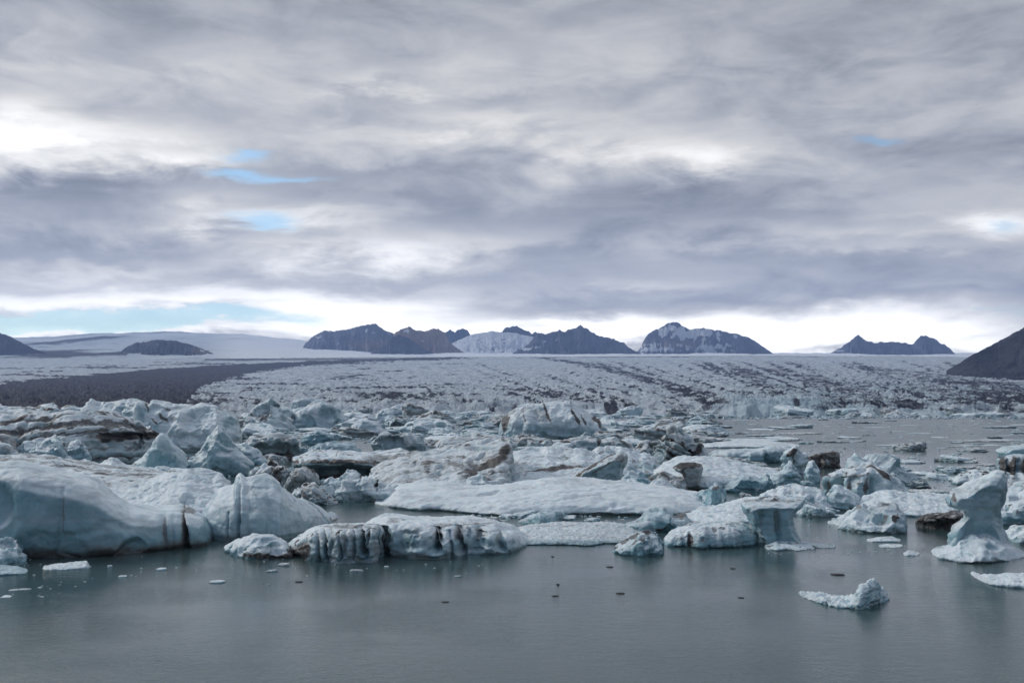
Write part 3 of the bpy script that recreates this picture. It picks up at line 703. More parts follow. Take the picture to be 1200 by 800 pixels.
B('iceberg', 'grey dome with an ash-dusted crest standing alone in front of the pinkish flat floe', 'grey ash-dusted dome',
  [('loft', [(717, 641), (728, 632), (745, 624), (757, 620), (768, 625), (776, 637), (779, 646)], [(717, 650), (750, 653), (779, 651)], 4.5, 'dome')],
  blue=.55, teal=.45, scal=.06, ash=.35, spots=[(735, 630, 18, 3, .8, -28), (758, 622, 8, 3, .7)], cd=.045)
B('ice_floe', 'flat pinkish-white floe with a greenish undercut edge right of the pale scalloped berg', 'pinkish flat floe',
  [('loft', [(594, 624), (615, 616), (650, 613), (700, 613), (740, 616), (766, 626)], [(594, 640), (680, 639), (766, 637)], 15, 'floe')],
  cat='ice floe', flat=.8, blue=0, tan=.2, ash=.16, low=.25, scal=.12, teals=[(680, 637, 90, 5, .75)], strata=(2, 3, .06, .3), spots=[(610, 628, 16, 2, .5), (655, 616, 40, 1.5, .4)])
B('iceberg', 'rounded teal hump with a dirty right shoulder behind the grey ash-dusted dome', 'teal hump',
  [('loft', [(732, 614), (750, 605), (757, 598), (764, 594), (775, 592), (783, 597), (788, 604), (800, 600), (806, 608), (810, 620)], 624, 5, 'dome')],
  teal=.9, blue=.6, scal=.03, fine=.01, low=.06, spots=[(797, 603, 9, 5, .75), (778, 621, 10, 3, .8)], chip=30, cd=.04, smooth=1)
B('ice_floe', 'teal fin-shaped shard with a scooped face on the flat ice before the long white slab', 'teal fin shard',
  [('loft', [(607, 611), (620, 603), (632, 599), (650, 597.5), (668, 599)], [(607, 613), (632, 619), (650, 617), (668, 601)], 3.2, 'dome')],
  teal=.6, blue=.7, scal=.03, fine=.01, low=.05, chip=30, cd=.04, smooth=1)
B('iceberg', 'lumpy grey floe with a rough dirty front beside the mushroom pillar', 'lumpy grey floe',
  [('loft', [(776, 630), (786, 620), (805, 613), (825, 611), (850, 610), (868, 612), (880, 619), (885, 634)], [(776, 643), (885, 642)], 9, 'cliff')],
  blue=.35, ash=.2, cav=.3, scal=.07, fine=.02, chip=40, cd=.05, teals=[(874, 628, 8, 12, .5)], grooves=[(809, 2, .8, 622, 643)], spots=[(809, 634, 3, 9, .8), (845, 622, 26, 5, .35)])
B('ice_floe', 'rough white floe ledge behind the lumpy grey floe', 'rough white ledge',
  [('loft', [(800, 604), (815, 596), (835, 592), (862, 585), (892, 580), (896, 590)], 614, 16, 'wedge')], cat='ice floe', flat=.7, scal=.08, fine=.02, blue=.1, ash=.12)
B('iceberg', 'mushroom-shaped grey ice pillar with a wide flat cap and a narrow waist', 'mushroom pillar',
  [('slab', [(865, 592), (868, 588), (885, 585.5), (905, 584), (930, 584), (939, 586), (938, 592), (931, 598), (927, 605), (926, 614), (930, 626), (938, 640), (925, 650), (884, 650), (882, 634), (880, 622), (876, 610), (869, 600)], 640, 5.5),
   ('loft', [(893, 640), (905, 634), (920, 633), (935, 636), (950, 640)], [(893, 645), (950, 645)], 4, 'floe')],
  grooves=[(893, 4, .5, 598, 640), (910, 3, .4, 598, 640), (900, 12, .5, 604, 628)], spots=[(905, 586, 40, 2.2, .5), (911, 612, 6, 16, .5), (892, 616, 3, 18, .4)], ash=.3, smooth=5, chip=16,
  blue=.5, scal=.04, fine=.012, low=.05, size=.7, foot=.5)
B('ice_floe', 'thin dirty scrap of ice at the foot of the mushroom pillar', 'dirty scrap by the pillar',
  [('loft', [(944, 641), (955, 637), (968, 638), (974, 641)], 642, 2.0, 'floe')], cat='ice floe', ash=.5)
B('iceberg', 'tilted white block with a dark notch at its upper right corner in the right channel', 'tilted white block',
  [('loft', [(966, 617), (978, 606), (990, 599), (1000, 593), (1007, 589), (1011, 593), (1025, 588), (1045, 590), (1049, 597), (1055, 599), (1057, 614)], [(966, 619), (1000, 624), (1057, 628)], 8, 'dome')],
  blue=.25, steepblue=.8, facet=.10, scal=.05, fine=.02, strata=(35, 4, .03, .35), spots=[(1050, 605, 4, 7, .8), (1030, 602, 14, 2, .6, -12), (1006, 592, 4, 3, .6), (1036, 590, 7, 2, .6)], foot=.5)
for lab, top, wl in [('small flat white floe drifting below the tilted white block', [(1010, 632), (1022, 629), (1040, 628), (1050, 632)], 635), ('thin ragged floe just below the small flat one in the right channel', [(1024, 640), (1035, 637), (1052, 639)], 641.5),
                     ('little grubby ice lump afloat left of the pedestal berg', [(1052, 649), (1058, 644), (1066, 646), (1071, 650)], 651)]:
    B('ice_floe', lab, lab, [('loft', top, wl, 1.8, 'floe')], cat='ice floe', blue=.3, scal=.14, ash=.25, cd=.045)
B('iceberg', 'tall pedestal berg with an overhanging head leaning left on a broad rounded foot', 'tall pedestal berg',
  [('loft', [(1085, 650), (1092, 643), (1108, 640), (1125, 634), (1150, 629), (1170, 635), (1184, 641), (1194, 649)], [(1085, 656), (1140, 661), (1194, 657)], 8, 'dome'),
   ('loft', [(1100, 646), (1112, 634), (1122, 625), (1134, 617), (1150, 616), (1162, 622), (1172, 632), (1183, 648)], [(1100, 654), (1183, 654)], 6.5, 'dome'),
   ('slab', [(1104, 589), (1107, 580), (1112, 576), (1122, 573), (1135, 565), (1150, 557), (1163, 552), (1172, 553), (1176, 562), (1176, 576), (1170, 588), (1164, 598), (1162, 608), (1166, 620), (1174, 634), (1182, 648), (1100, 650), (1106, 640), (1106, 629), (1112, 620), (1121, 612), (1126, 604), (1124, 597), (1114, 594)], 650, 5.0)],
  blue=.38, scal=.035, fine=.010, low=.06, size=.6, foot=.5, smooth=5, chip=14, cav=.15, grooves=[(1119, 2.2, .35, 580, 606), (1138, 7, .4, 610, 640), (1128, 3, .4, 632, 652), (1160, 3, .4, 632, 655)], spots=[(1119, 583, 2.0, 9, .7, -20), (1126, 602, 2, 8, .5), (1110, 589, 6, 2, .5)])
B('ice_floe', 'low rough floe with a raised horn alone on the open water in front', 'horned floe',
  [('loft', [(932, 699), (940, 695), (952, 695), (965, 698), (985, 700), (996, 692), (1004, 683), (1011, 678), (1018, 679), (1027, 691), (1034, 703)], [(932, 701), (965, 710), (1000, 715), (1034, 706)], 3.0, 'dome')],
  cat='ice floe', blue=.22, scal=.16, fine=.07, low=.12, ash=.05, cav=.1)
B('ice_floe', 'flat pale floe cut by the right edge on the open water in front', 'flat pale floe at the right edge',
  [('loft', [(1130, 674), (1150, 673), (1175, 671), (1210, 672), (1250, 674)], [(1130, 677), (1150, 686), (1200, 691), (1250, 690)], 3.4, 'floe')], cat='ice floe', blue=.25, scal=.16, fine=.06, low=.1, ash=.05)
B('iceberg', 'ash-black ice block half hidden behind the pedestal berg', 'ash-black block',
  [('loft', [(1068, 609), (1078, 603), (1095, 600), (1115, 599), (1122, 602), (1124, 612)], [(1068, 618), (1124, 625)], 5, 'over')], dirt=1.1, facet=.12)
B('iceberg', 'smooth white hummock at the right edge beside the foot of the pedestal berg', 'white hummock',
  [('loft', [(1166, 626), (1178, 616), (1200, 612), (1250, 611)], [(1166, 632), (1190, 638), (1250, 638)], 6, 'dome')], blue=.3, scal=.05, ash=.08)
B('iceberg', 'dull grey ice block at the right edge right behind the white hummock', 'dull grey block at the right edge',
  [('loft', [(1152, 600), (1165, 591), (1180, 587), (1205, 584), (1250, 586)], 616, 9, 'cliff')], blue=.4, ash=.3, facet=.1)
B('iceberg', 'pale blue ice mass at the right edge between dull grey block and pillared slab', 'pale blue mass at the right edge',
  [('loft', [(1156, 584), (1176, 571), (1195, 562), (1215, 558), (1250, 556)], 596, 12, 'dome')], blue=.35, ash=.15, teal=.15)
B('iceberg', 'flat blue-topped berg over black ash-stained ice columns at the right edge', 'berg with black columns',
  [('slab', [(1163, 529), (1172, 524), (1190, 522), (1215, 524), (1250, 523), (1250, 538), (1220, 537), (1195, 540), (1168, 538)], 562, 12),
   ('loft', [(1166, 538), (1180, 533), (1200, 532), (1250, 533)], 566, 11, 'cliff'),
   ('loft', [(1144, 558), (1158, 551), (1175, 553), (1200, 552), (1250, 551)], 569, 10, 'dome')], size=.6, chip=60, blue=.35, teals=[(1205, 529, 50, 8, .35)], grooves=[(1171, 3, 2, 538, 562), (1183, 3, 2, 538, 562), (1196, 3, 2, 538, 562), (1210, 4, 2, 538, 562)],
  spots=[(1177, 548, 4.5, 12, 1.3), (1189, 548, 4, 12, 1.3), (1203, 548, 5, 11, 1.2), (1155, 556, 8, 3, .7)])
B('iceberg', 'grey smudged hummock left of the slab on black pillars', 'smudged hummock',
  [('loft', [(1110, 561), (1122, 553), (1140, 548), (1155, 548), (1163, 558)], 568, 10, 'dome')], blue=.35, ash=.4)
B('iceberg', 'long pale floe between the tilted white block and the dirty arched berg', 'long pale floe',
  [('loft', [(998, 592), (1008, 581), (1022, 576), (1036, 573), (1060, 576), (1090, 577), (1112, 579), (1118, 590)], [(998, 604), (1118, 607)], 13, 'wedge')], flat=.7, blue=.2, scal=.1, ash=.08)
B('iceberg', 'pale wedge with one sloping clean face in front of the dirty arched berg', 'pale wedge',
  [('loft', [(963, 582), (969, 570), (977, 566), (988, 570), (1000, 581), (1006, 589)], 598, 5, 'dome')], blue=.3, scal=.04, facet=.08, ash=.04, chip=30, cd=.04, smooth=1)
B('iceberg', 'dirty arched berg with a black curved band and ash columns under its cap', 'dirty arched berg',
  [('loft', [(963, 557), (975, 550), (1000, 549), (1018, 551), (1030, 559), (1041, 573)], 584, 6, 'over'),
   ('loft', [(984, 549), (1000, 541), (1018, 540), (1036, 546), (1050, 559), (1060, 571), (1063, 582)], 588, 8, 'dome')],
  blue=.3, ash=.3, scal=.05, grooves=[(974, 3, .6, 558, 582), (998, 5, .8, 558, 582), (1022, 3, .6, 560, 584)],
  spots=[(972, 570, 3, 11, .7), (996, 569, 4.5, 11, .75), (1016, 569, 3.5, 11, .7), (990, 557, 26, 1.6, .7), (1034, 556, 24, 2.0, .9, 32), (1050, 571, 14, 2.4, .8, 55), (1010, 546, 24, 1.5, .6, -8)], cd=.045)
B('iceberg', 'broad pale blue dome rising behind the dirty arched berg', 'broad pale blue dome',
  [('loft', [(984, 547), (992, 535), (1000, 528), (1006, 532), (1011, 527), (1018, 532), (1030, 526), (1045, 532), (1055, 545), (1065, 553), (1074, 562)], 574, 12, 'dome')], blue=.45, scal=.07, ash=.03, cav=.08, facet=.06)
B('iceberg', 'squat black-brown block of ash-covered ice left of the broad pale blue dome', 'squat black-brown block',
  [('loft', [(940, 541), (945, 533), (957, 530), (975, 528), (980, 530), (981, 541)], 549, 7, 'cliff')], dirt=1.2, facet=.14, scal=.04)
B('iceberg', 'snow-white pillar with one dark slash beside the squat black-brown block', 'slashed white pillar',
  [('loft', [(913, 537), (921, 525), (930, 522), (940, 526), (946, 534), (946, 548)], 558, 6, 'cliff')], blue=.1, facet=.12, scal=.08, spots=[(927, 531, 9, 2.2, 1.1, -28), (931, 541, 2, 8, .8)], cd=.045)
B('iceberg', 'dull grey triangular fin leaning right below the slashed white pillar', 'grey fin',
  [('loft', [(896, 564), (908, 553), (918, 543), (925, 538), (930, 546), (935, 560), (939, 571)], 575, 5, 'dome')], blue=.55, scal=.03, ash=.15, chip=30, cd=.04, smooth=1)
B('iceberg', 'small upright white block between the grey fin and the dirty arched berg', 'small upright white block',
  [('loft', [(940, 552), (945, 542), (950, 539), (956, 548), (957, 556)], 566, 4, 'dome')], blue=.25, facet=.1)
B('iceberg', 'lumpy white floe below the grey fin with rough hollows', 'lumpy white floe',
  [('loft', [(886, 582), (900, 574), (915, 566), (935, 567), (958, 573), (972, 590)], 604, 14, 'wedge')], flat=.8, blue=.2, scal=.09, fine=.02, ash=.14)
# ---- the middle of the pack
B('ice_floe', 'long smooth white slab stretching across the middle above the pale scalloped berg', 'long white slab',
  [('loft', [(435, 595), (452, 580), (468, 568), (490, 566), (520, 565), (545, 569), (560, 570), (600, 566), (640, 560), (670, 559), (700, 562), (740, 566), (780, 570), (812, 577), (835, 590), (843, 600)], [(435, 596), (470, 600), (560, 603), (700, 606), (843, 605)], 28, 'dome')],
  cat='ice floe', flat=.9, chip=16, cd=.05, blue=-.12, steepblue=.7, ash=.06, cav=.04, scal=.015, low=.08, fine=.006, spots=[(700, 605, 60, 1.2, .8), (500, 602, 60, 1.2, .5), (640, 590, 14, 1, .4)])
B('ice_block', 'bright white snowy chunk perched behind the crest of the long white slab', 'snowy chunk',
  [('loft', [(546, 565), (551, 557), (557, 558), (562, 554), (572, 558), (577, 567)], 576, 5, 'dome')], cat='ice block', blue=0, scal=.14)
B('ice_block', 'grey-blue block standing on the right end of the long white slab', 'grey-blue block',
  [('loft', [(814, 580), (821, 573), (835, 567), (843, 568), (848, 580)], [(814, 592), (830, 598), (848, 594)], 5, 'cliff')], cat='ice block', blue=.6, facet=.12, spots=[(838, 572, 5, 3, .7)])
B('iceberg', 'angular white blocks split by dark blue cracks left of the long white slab', 'cracked white blocks',
  [('loft', [(370, 575), (377, 560), (390, 560), (396, 557), (409, 549), (425, 552), (440, 560), (460, 566), (473, 575)], 588, 8, 'dome')],
  facet=.35, blue=.12, crease=.35, ash=.1, scal=.03, grooves=[(424, 1.2, .8, 548, 566), (440, 1.5, .7, 556, 576), (412, 5, .5, 565, 575)], spots=[(424, 557, 1.2, 9, .9, 20), (440, 566, 2, 8, .8, 15), (420, 582, 30, 4, .45)], tan=.1, cd=.045)
B('iceberg', 'knobbly brown-grey lump above the cracked white blocks', 'knobbly brown lump',
  [('loft', [(338, 562), (346, 550), (358, 546), (368, 550), (375, 560)], 586, 6, 'over')], tan=.8, ash=.5, scal=.12, cd=.045)
B('iceberg', 'dirty low lump with a pale rim beside the cracked pale blue wedge', 'dirty low lump',
  [('loft', [(344, 576), (358, 566), (370, 563), (382, 569), (392, 578), (401, 588)], 592, 6, 'dome')], tan=.4, ash=.5, strata=(-25, 5, .06, .6), scal=.1)
B('iceberg', 'stained brown ice heap with dark streaks behind the cracked pale blue wedge', 'stained brown heap',
  [('loft', [(292, 552), (308, 542), (324, 540), (340, 545), (350, 556), (354, 566)], 582, 10, 'cliff')], tan=.55, ash=.6, strata=(60, 6, .08, .7), scal=.1)
B('iceberg', 'long overhanging slab with a dirty lip above a dark hollow', 'overhanging slab',
  [('loft', [(345, 534), (360, 528), (400, 526), (440, 528), (470, 524), (490, 530)], 563, 20, 'lip')],
  flat=.8, blue=.05, ash=.2, spots=[(410, 541, 70, 2.6, .9), (455, 536, 36, 4, .6), (395, 531, 1, 6, .6, 20)], foot=.7, teals=[(400, 553, 50, 8, .5)])
B('iceberg', 'big layered dirty berg with a black cleft slanting down its right side', 'big layered dirty berg',
  [('loft', [(434, 552), (448, 543), (465, 536), (490, 527), (515, 521), (540, 518), (565, 514), (588, 511), (600, 511), (606, 522), (602, 545)], 576, 30, 'wedge')],
  flat=.75, strata=(14, 6, .05, .5), tan=.3, ash=.22, blue=.1, facet=.05, cav=.15, scal=.03, chip=40, cd=.05,
  spots=[(592, 528, 9, 6, 1.0, -50), (572, 543, 24, 6, 1.0, -22), (552, 555, 12, 6, .9, 10), (535, 545, 16, 4, .6, 15), (560, 561, 22, 3, .7)])
B('iceberg', 'gently sloping white floe with one long ash streak right of the black cleft', 'ash-streaked white floe',
  [('loft', [(561, 556), (572, 545), (588, 535), (604, 527), (625, 522), (650, 522), (685, 525), (704, 531), (706, 548)], 570, 30, 'wedge')],
  flat=.6, blue=0, ash=.16, strata=(-12, 4, .03, .25), spots=[(650, 549, 34, 3, .9, -6), (690, 532, 12, 2, .4)])
B('ice_block', 'row of beige square blocks behind the overhanging slab', 'beige blocks',
  [('loft', [(438, 515), (441, 508), (447, 505), (458, 504), (461, 510), (464, 506), (478, 505), (492, 509), (500, 522)], 534, 9, 'cliff')], cat='ice block', tan=.5, blue=.3, facet=.12, grooves=[(461, 1.6, 1.5, 504, 530)], ash=.2)
B('iceberg', 'low beige ridge running right from the row of beige blocks', 'low beige ridge',
  [('loft', [(484, 514), (500, 515), (530, 511), (560, 507), (592, 508), (606, 518)], 530, 12, 'dome')], tan=.5, blue=.2, ash=.4, strata=(8, 4, .06, .5))
B('iceberg', 'tilted dirty-rimmed slab with striped edge rising to the right behind the long white slab', 'tilted striped slab',
  [('slab', [(658, 566), (668, 558), (685, 549), (702, 541), (716, 534), (727, 530), (734, 532), (734, 541), (729, 548), (730, 566), (716, 572), (672, 572)], 572, 8)],
  blue=.35, tan=.2, ash=.1, size=.5, scal=.05, strata=(30, 5, .04, .3), spots=[(698, 544, 40, 2.2, .85, -31), (708, 546, 24, 1.5, .7, -31), (727, 537, 7, 6, .6)], chip=30, cd=.04, smooth=1)
B('ice_block', 'dark pointed ash-covered splinter lying left of the tilted striped slab', 'ash splinter',
  [('loft', [(616, 555), (632, 549), (650, 544), (684, 543)], 562, 5, 'dome')], cat='ice block', dirt=.7, tan=.5, strata=(10, 4, .04, .5))
B('iceberg', 'white hummocky floe right behind the tilted striped slab', 'hummocky white floe',
  [('loft', [(688, 532), (698, 523), (718, 521), (745, 526), (765, 533), (774, 548)], 558, 20, 'wedge')], flat=.6, blue=.08, ash=.2, teals=[(755, 546, 16, 4, .6)], scal=.1)
B('iceberg', 'dark sculpted berg with a horned top streaked brown and black', 'dark sculpted berg',
  [('loft', [(764, 528), (768, 515), (774, 512), (780, 505), (784, 498), (791, 500), (800, 496), (803, 504), (812, 510), (819, 516), (823, 525), (829, 533)], 542, 12, 'dome')],
  dirt=.42, tan=.5, strata=(-35, 6, .12, .9), scal=.12, low=.16, facet=.12, spots=[(815, 522, 12, 5, .9), (786, 504, 6, 3, .6)])
B('iceberg', 'small brown-grey knob hugging the left flank of the dark sculpted berg', 'small brown-grey knob',
  [('loft', [(738, 527), (748, 519), (756, 514), (764, 515), (771, 526)], 538, 8, 'dome')], tan=.7, ash=.4, spots=[(766, 520, 5, 5, 1.0)])
B('iceberg', 'twin low lumps edged with thin black lines behind the hummocky white floe', 'black-edged twin lumps',
  [('loft', [(646, 521), (660, 514), (680, 512), (696, 512), (704, 515), (720, 511), (735, 517), (742, 526)], 532, 12, 'cliff')], tan=.3, blue=.3, ash=.2, facet=.15, spots=[(662, 517, 12, 2, .9, 10), (702, 516, 3, 5, .9), (733, 519, 9, 2.2, 1.0, 38)])
B('ice_floe', 'wide white floe sloping down to the right of the dark mushroom block', 'wide white floe',
  [('loft', [(764, 552), (776, 541), (792, 535), (815, 532), (850, 536), (880, 545), (905, 550), (926, 558)], 574, 30, 'floe')], cat='ice floe', flat=.7, blue=-.05, scal=.06, ash=.08, low=.12)
B('iceberg', 'blue-green ice edge glistening at the right end of the wide white floe', 'blue-green edge',
  [('loft', [(846, 570), (858, 559), (870, 555), (884, 556), (897, 555), (903, 568)], 577, 5, 'dome')], teal=.65, blue=.6, scal=.07, ash=.1)
B('iceberg', 'tan boulder-like ice lump against the dark mushroom block', 'tan lump',
  [('loft', [(756, 564), (766, 554), (778, 550), (792, 550), (801, 555), (804, 570)], 577, 5, 'dome')], tan=.85, ash=.3, scal=.05, spots=[(763, 561, 5, 3, .7)])
B('iceberg', 'dark olive mushroom block with a black cap and a hollowed side', 'dark mushroom block',
  [('slab', [(787, 548), (796, 543), (812, 542), (820, 545), (822, 549), (820, 556), (818, 566), (822, 573), (800, 576), (800, 564), (799, 556), (792, 552)], 575, 5)],
  dirt=.35, tan=.9, size=.4, scal=.05, smooth=4, spots=[(803, 545, 18, 4, 1.2), (800, 562, 4, 12, .9), (812, 569, 8, 4, .5)], chip=30, cd=.04)
B('iceberg', 'teal-grey rounded hump left of the tan lump behind the long white slab', 'teal-grey hump',
  [('loft', [(716, 569), (726, 560), (736, 553), (748, 551), (760, 556), (768, 569)], 579, 6, 'dome')], blue=.7, teal=.35, scal=.04, ash=.1)
B('ice_block', 'small bright white chunk in front of the teal-grey hump', 'bright white chunk',
  [('loft', [(727, 570), (734, 562), (744, 560), (751, 568)], 580, 3.5, 'dome')], cat='ice block', blue=0, scal=.1)
B('ice_block', 'white-blue wedge lying in front of the tan lump', 'white-blue wedge',
  [('loft', [(749, 572), (763, 563), (774, 560), (785, 566), (793, 574)], 582, 4.5, 'dome')], cat='ice block', blue=.25, scal=.05, facet=.08, ash=.04)
B('ice_floe', 'flat blue-edged floe right of the dark sculpted berg', 'flat blue-edged floe',
  [('loft', [(824, 535), (836, 528), (860, 526), (885, 525), (905, 522), (926, 526)], 543, 22, 'shelf')], cat='ice floe', flat=.8, blue=.4, teal=.4, ash=.1)
B('ice_floe', 'long thin floe beyond the flat blue-edged one on the still water', 'long thin floe',
  [('loft', [(812, 521), (850, 516.5), (900, 516), (935, 521)], 525, 22, 'floe')], cat='ice floe', flat=.9, blue=.2)
B('iceberg', 'big striped mound with slanting black seams rising in the middle distance', 'big striped mound',
  [('loft', [(585, 498), (588, 489), (596, 482), (606, 475), (616, 472), (632, 474), (652, 470), (670, 472), (684, 478), (694, 483), (702, 492), (710, 503)], 516, 26, 'dome')],
  blue=.15, ash=.15, scal=.06, strata=(72, 3, .04, .2), size=.7, spots=[(592, 494, 5, 12, .8, 20), (634, 486, 12, 10, .45), (641, 484, 1.6, 13, .9, -22), (674, 487, 2.2, 15, 1.0, -22), (684, 490, 1.5, 10, .8, -22), (700, 492, 2.4, 12, 1.0, -25), (615, 490, 1.5, 9, .6, -15)], cd=.045)
B('iceberg', 'smooth pale blue cone right of the big striped mound', 'pale blue cone',
  [('loft', [(698, 497), (706, 489), (713, 486), (722, 491), (727, 498)], 503, 14, 'dome')], blue=.6, scal=.03, ash=.05, chip=30, cd=.04, smooth=1)
B('ice_block', 'lone black ice rock on the water before the glacier front', 'lone black ice rock',
  [('loft', [(821, 495), (826, 491), (831, 488.5), (836, 491), (846, 495.5)], 497, 14, 'dome')], cat='ice block', dirt=.9, blue=.8)
# ---- the left pile
B('iceberg', 'pale mound with a grey peaked crest at the far edge of the left pack', 'grey peaked mound',
  [('loft', [(286, 490), (292, 483), (302, 476), (312, 467), (320, 464), (330, 466), (337, 474), (347, 484)], 508, 22, 'dome')], blue=.15, facet=.14, ash=.25, tan=.15, cd=.045)
B('iceberg', 'pale pointed berg with one dark blue face right of the grey peaked mound', 'dark blue-faced berg',
  [('loft', [(345, 487), (358, 476), (370, 471), (381, 466), (392, 473), (400, 480), (408, 490)], 506, 20, 'dome')], blue=.2, facet=.2, ash=.1, spots=[(388, 479, 6, 5, .45)], teals=[(388, 480, 12, 7, .7)], cd=.045)
B('iceberg', 'rounded brown-grey berg with a dark undercut base', 'rounded brown-grey berg',
  [('loft', [(286, 520), (296, 511), (315, 508), (335, 508), (348, 512), (353, 522), (354, 530)], 540, 12, 'over')], tan=.5, blue=.3, ash=.2, scal=.04, foot=.9, spots=[(320, 534, 30, 3, .9)])
B('ice_block', 'vivid blue block beside the rounded brown-grey berg', 'vivid blue block',
  [('loft', [(355, 514), (364, 506), (380, 503), (391, 508), (394, 516)], 522, 8, 'cliff')], cat='ice block', teal=.35, blue=.9, facet=.15, ash=0, cav=0, cd=.045)
B('ice_block', 'vivid blue flat block in front of the other blue one above the overhanging slab', 'vivid blue flat block',
  [('loft', [(362, 527), (375, 518), (398, 514), (415, 518), (426, 528)], 535, 9, 'dome')], cat='ice block', teal=.3, blue=.9, scal=.06, ash=0, cav=0, cd=.045)
B('iceberg', 'huge white tilted slab with small dark cracks crowning the left pile', 'huge white tilted slab',
  [('loft', [(98, 482), (104, 471), (109, 467), (125, 470), (150, 468), (160, 466), (171, 468), (175, 472), (181, 467), (200, 469), (225, 474), (240, 472), (255, 475), (266, 482), (278, 489), (283, 500)], 530, 26, 'dome')],
  size=.6, blue=.02, steepblue=.6, facet=.12, ash=.1, scal=.06, low=.06, spots=[(172, 474, 2, 5, .9), (190, 482, 8, 1.6, .8, 28), (178, 486, 5, 1.4, .8, 35), (195, 475, 10, 1.2, .7)], teals=[(270, 494, 9, 7, .8)])
B('iceberg', 'thin white ridge with black specks at the far left behind the layered bergs', 'thin white ridge',
  [('loft', [(-70, 476), (0, 474), (20, 473), (38, 476), (55, 476), (63, 472), (69, 472), (72, 476), (88, 474), (106, 477)], 512, 18, 'cliff')], facet=.15, blue=.1, ash=.2, spots=[(56, 479, 8, 2, .9), (70, 477, 2, 4, .9), (44, 477, 5, 1.2, .7)])
B('iceberg', 'long rounded berg with flowing ash layers and a black hollow beneath its right end', 'long ash-layered berg',
  [('loft', [(-70, 482), (0, 482), (30, 480), (60, 483), (100, 480), (130, 483), (155, 487), (175, 495), (190, 506), (199, 520)], [(-70, 546), (100, 545), (199, 540)], 22, 'dome')],
  size=.7, strata=(9, 5.5, .07, .7), blue=.12, tan=.2, ash=.25, low=.09, grooves=[(148, 36, 5, 508, 526)], groove_mark=.3,
  spots=[(150, 511, 44, 6, 1.1, -3), (125, 503, 40, 2, .7, -10), (15, 494, 26, 2, .8, -14), (85, 497, 26, 1.6, .6, -14), (55, 508, 26, 2, .6, 6), (10, 508, 24, 4, .6)])
B('iceberg', 'dark curved ash-coated slab at the left edge of the pile', 'dark curved slab',
  [('loft', [(-50, 503), (0, 507), (14, 511), (26, 520), (34, 530), (41, 542)], 549, 8, 'dome')], dirt=.75, tan=.6, strata=(-40, 4, .05, .8))
B('iceberg', 'pale rimmed ice slab in front of the dark curved slab at the left edge', 'pale rimmed slab',
  [('loft', [(-40, 518), (4, 516), (12, 519), (22, 528), (32, 541)], 553, 6, 'dome')], blue=.4, ash=.25, spots=[(8, 528, 14, 5, .5)])
B('iceberg', 'pointed pale blue fin next to the round white boulder of ice', 'pointed pale blue fin',
  [('loft', [(40, 530), (48, 520), (57, 515), (64, 511), (68, 507), (73, 514), (79, 523), (88, 536), (98, 548)], 556, 7, 'dome')], blue=.4, facet=.12, ash=.08, scal=.04, teals=[(64, 530, 8, 12, .3)], chip=30, cd=.04, smooth=1)
B('ice_block', 'small white slab between the dark curved slab and the pointed pale blue fin', 'small white slab',
  [('loft', [(26, 530), (31, 517), (40, 515), (48, 521), (52, 535)], 552, 5, 'dome')], cat='ice block', blue=.25)
B('ice_block', 'round white boulder of ice in the left pile', 'round white boulder',
  [('loft', [(81, 528), (85, 520), (92, 516), (100, 516), (106, 521), (109, 532)], 547, 6, 'dome')], cat='ice block', blue=.25, scal=.08, spots=[(94, 520, 5, 3, .5)])
B('iceberg', 'sharp blue pyramid left of the taller grey pyramid', 'sharp blue pyramid',
  [('loft', [(158, 545), (170, 533), (180, 522), (186, 512), (190, 506), (197, 511), (207, 520), (218, 532), (228, 547)], 558, 9, 'dome')], blue=.5, facet=.14, ash=.05, scal=.04, teals=[(192, 530, 12, 14, .5)], chip=30, cd=.04, smooth=4, strata=(55, 2, .008, .15))
B('iceberg', 'tall dull grey pyramid with smooth sides', 'tall grey pyramid',
  [('loft', [(226, 545), (240, 524), (250, 503), (257, 493), (264, 500), (275, 516), (287, 529), (300, 543)], 558, 10, 'dome')], blue=.55, tan=.2, facet=.08, ash=.12, scal=.03, low=.04, chip=30, cd=.04, smooth=4, strata=(55, 2, .008, .15))
B('iceberg', 'pale blue flake leaning on the right side of the tall grey pyramid', 'pale blue flake',
  [('loft', [(278, 524), (290, 515), (302, 524), (314, 540)], 555, 6, 'dome')], blue=.4, facet=.1, cd=.045)
B('iceberg', 'pale sharp-edged ledge in front of the sharp blue pyramid', 'sharp-edged ledge',
  [('loft', [(94, 540), (104, 536), (120, 542), (135, 534), (150, 541), (175, 546), (215, 548), (240, 552)], 566, 14, 'wedge')], flat=.9, blue=.3, facet=.22, ash=.1)

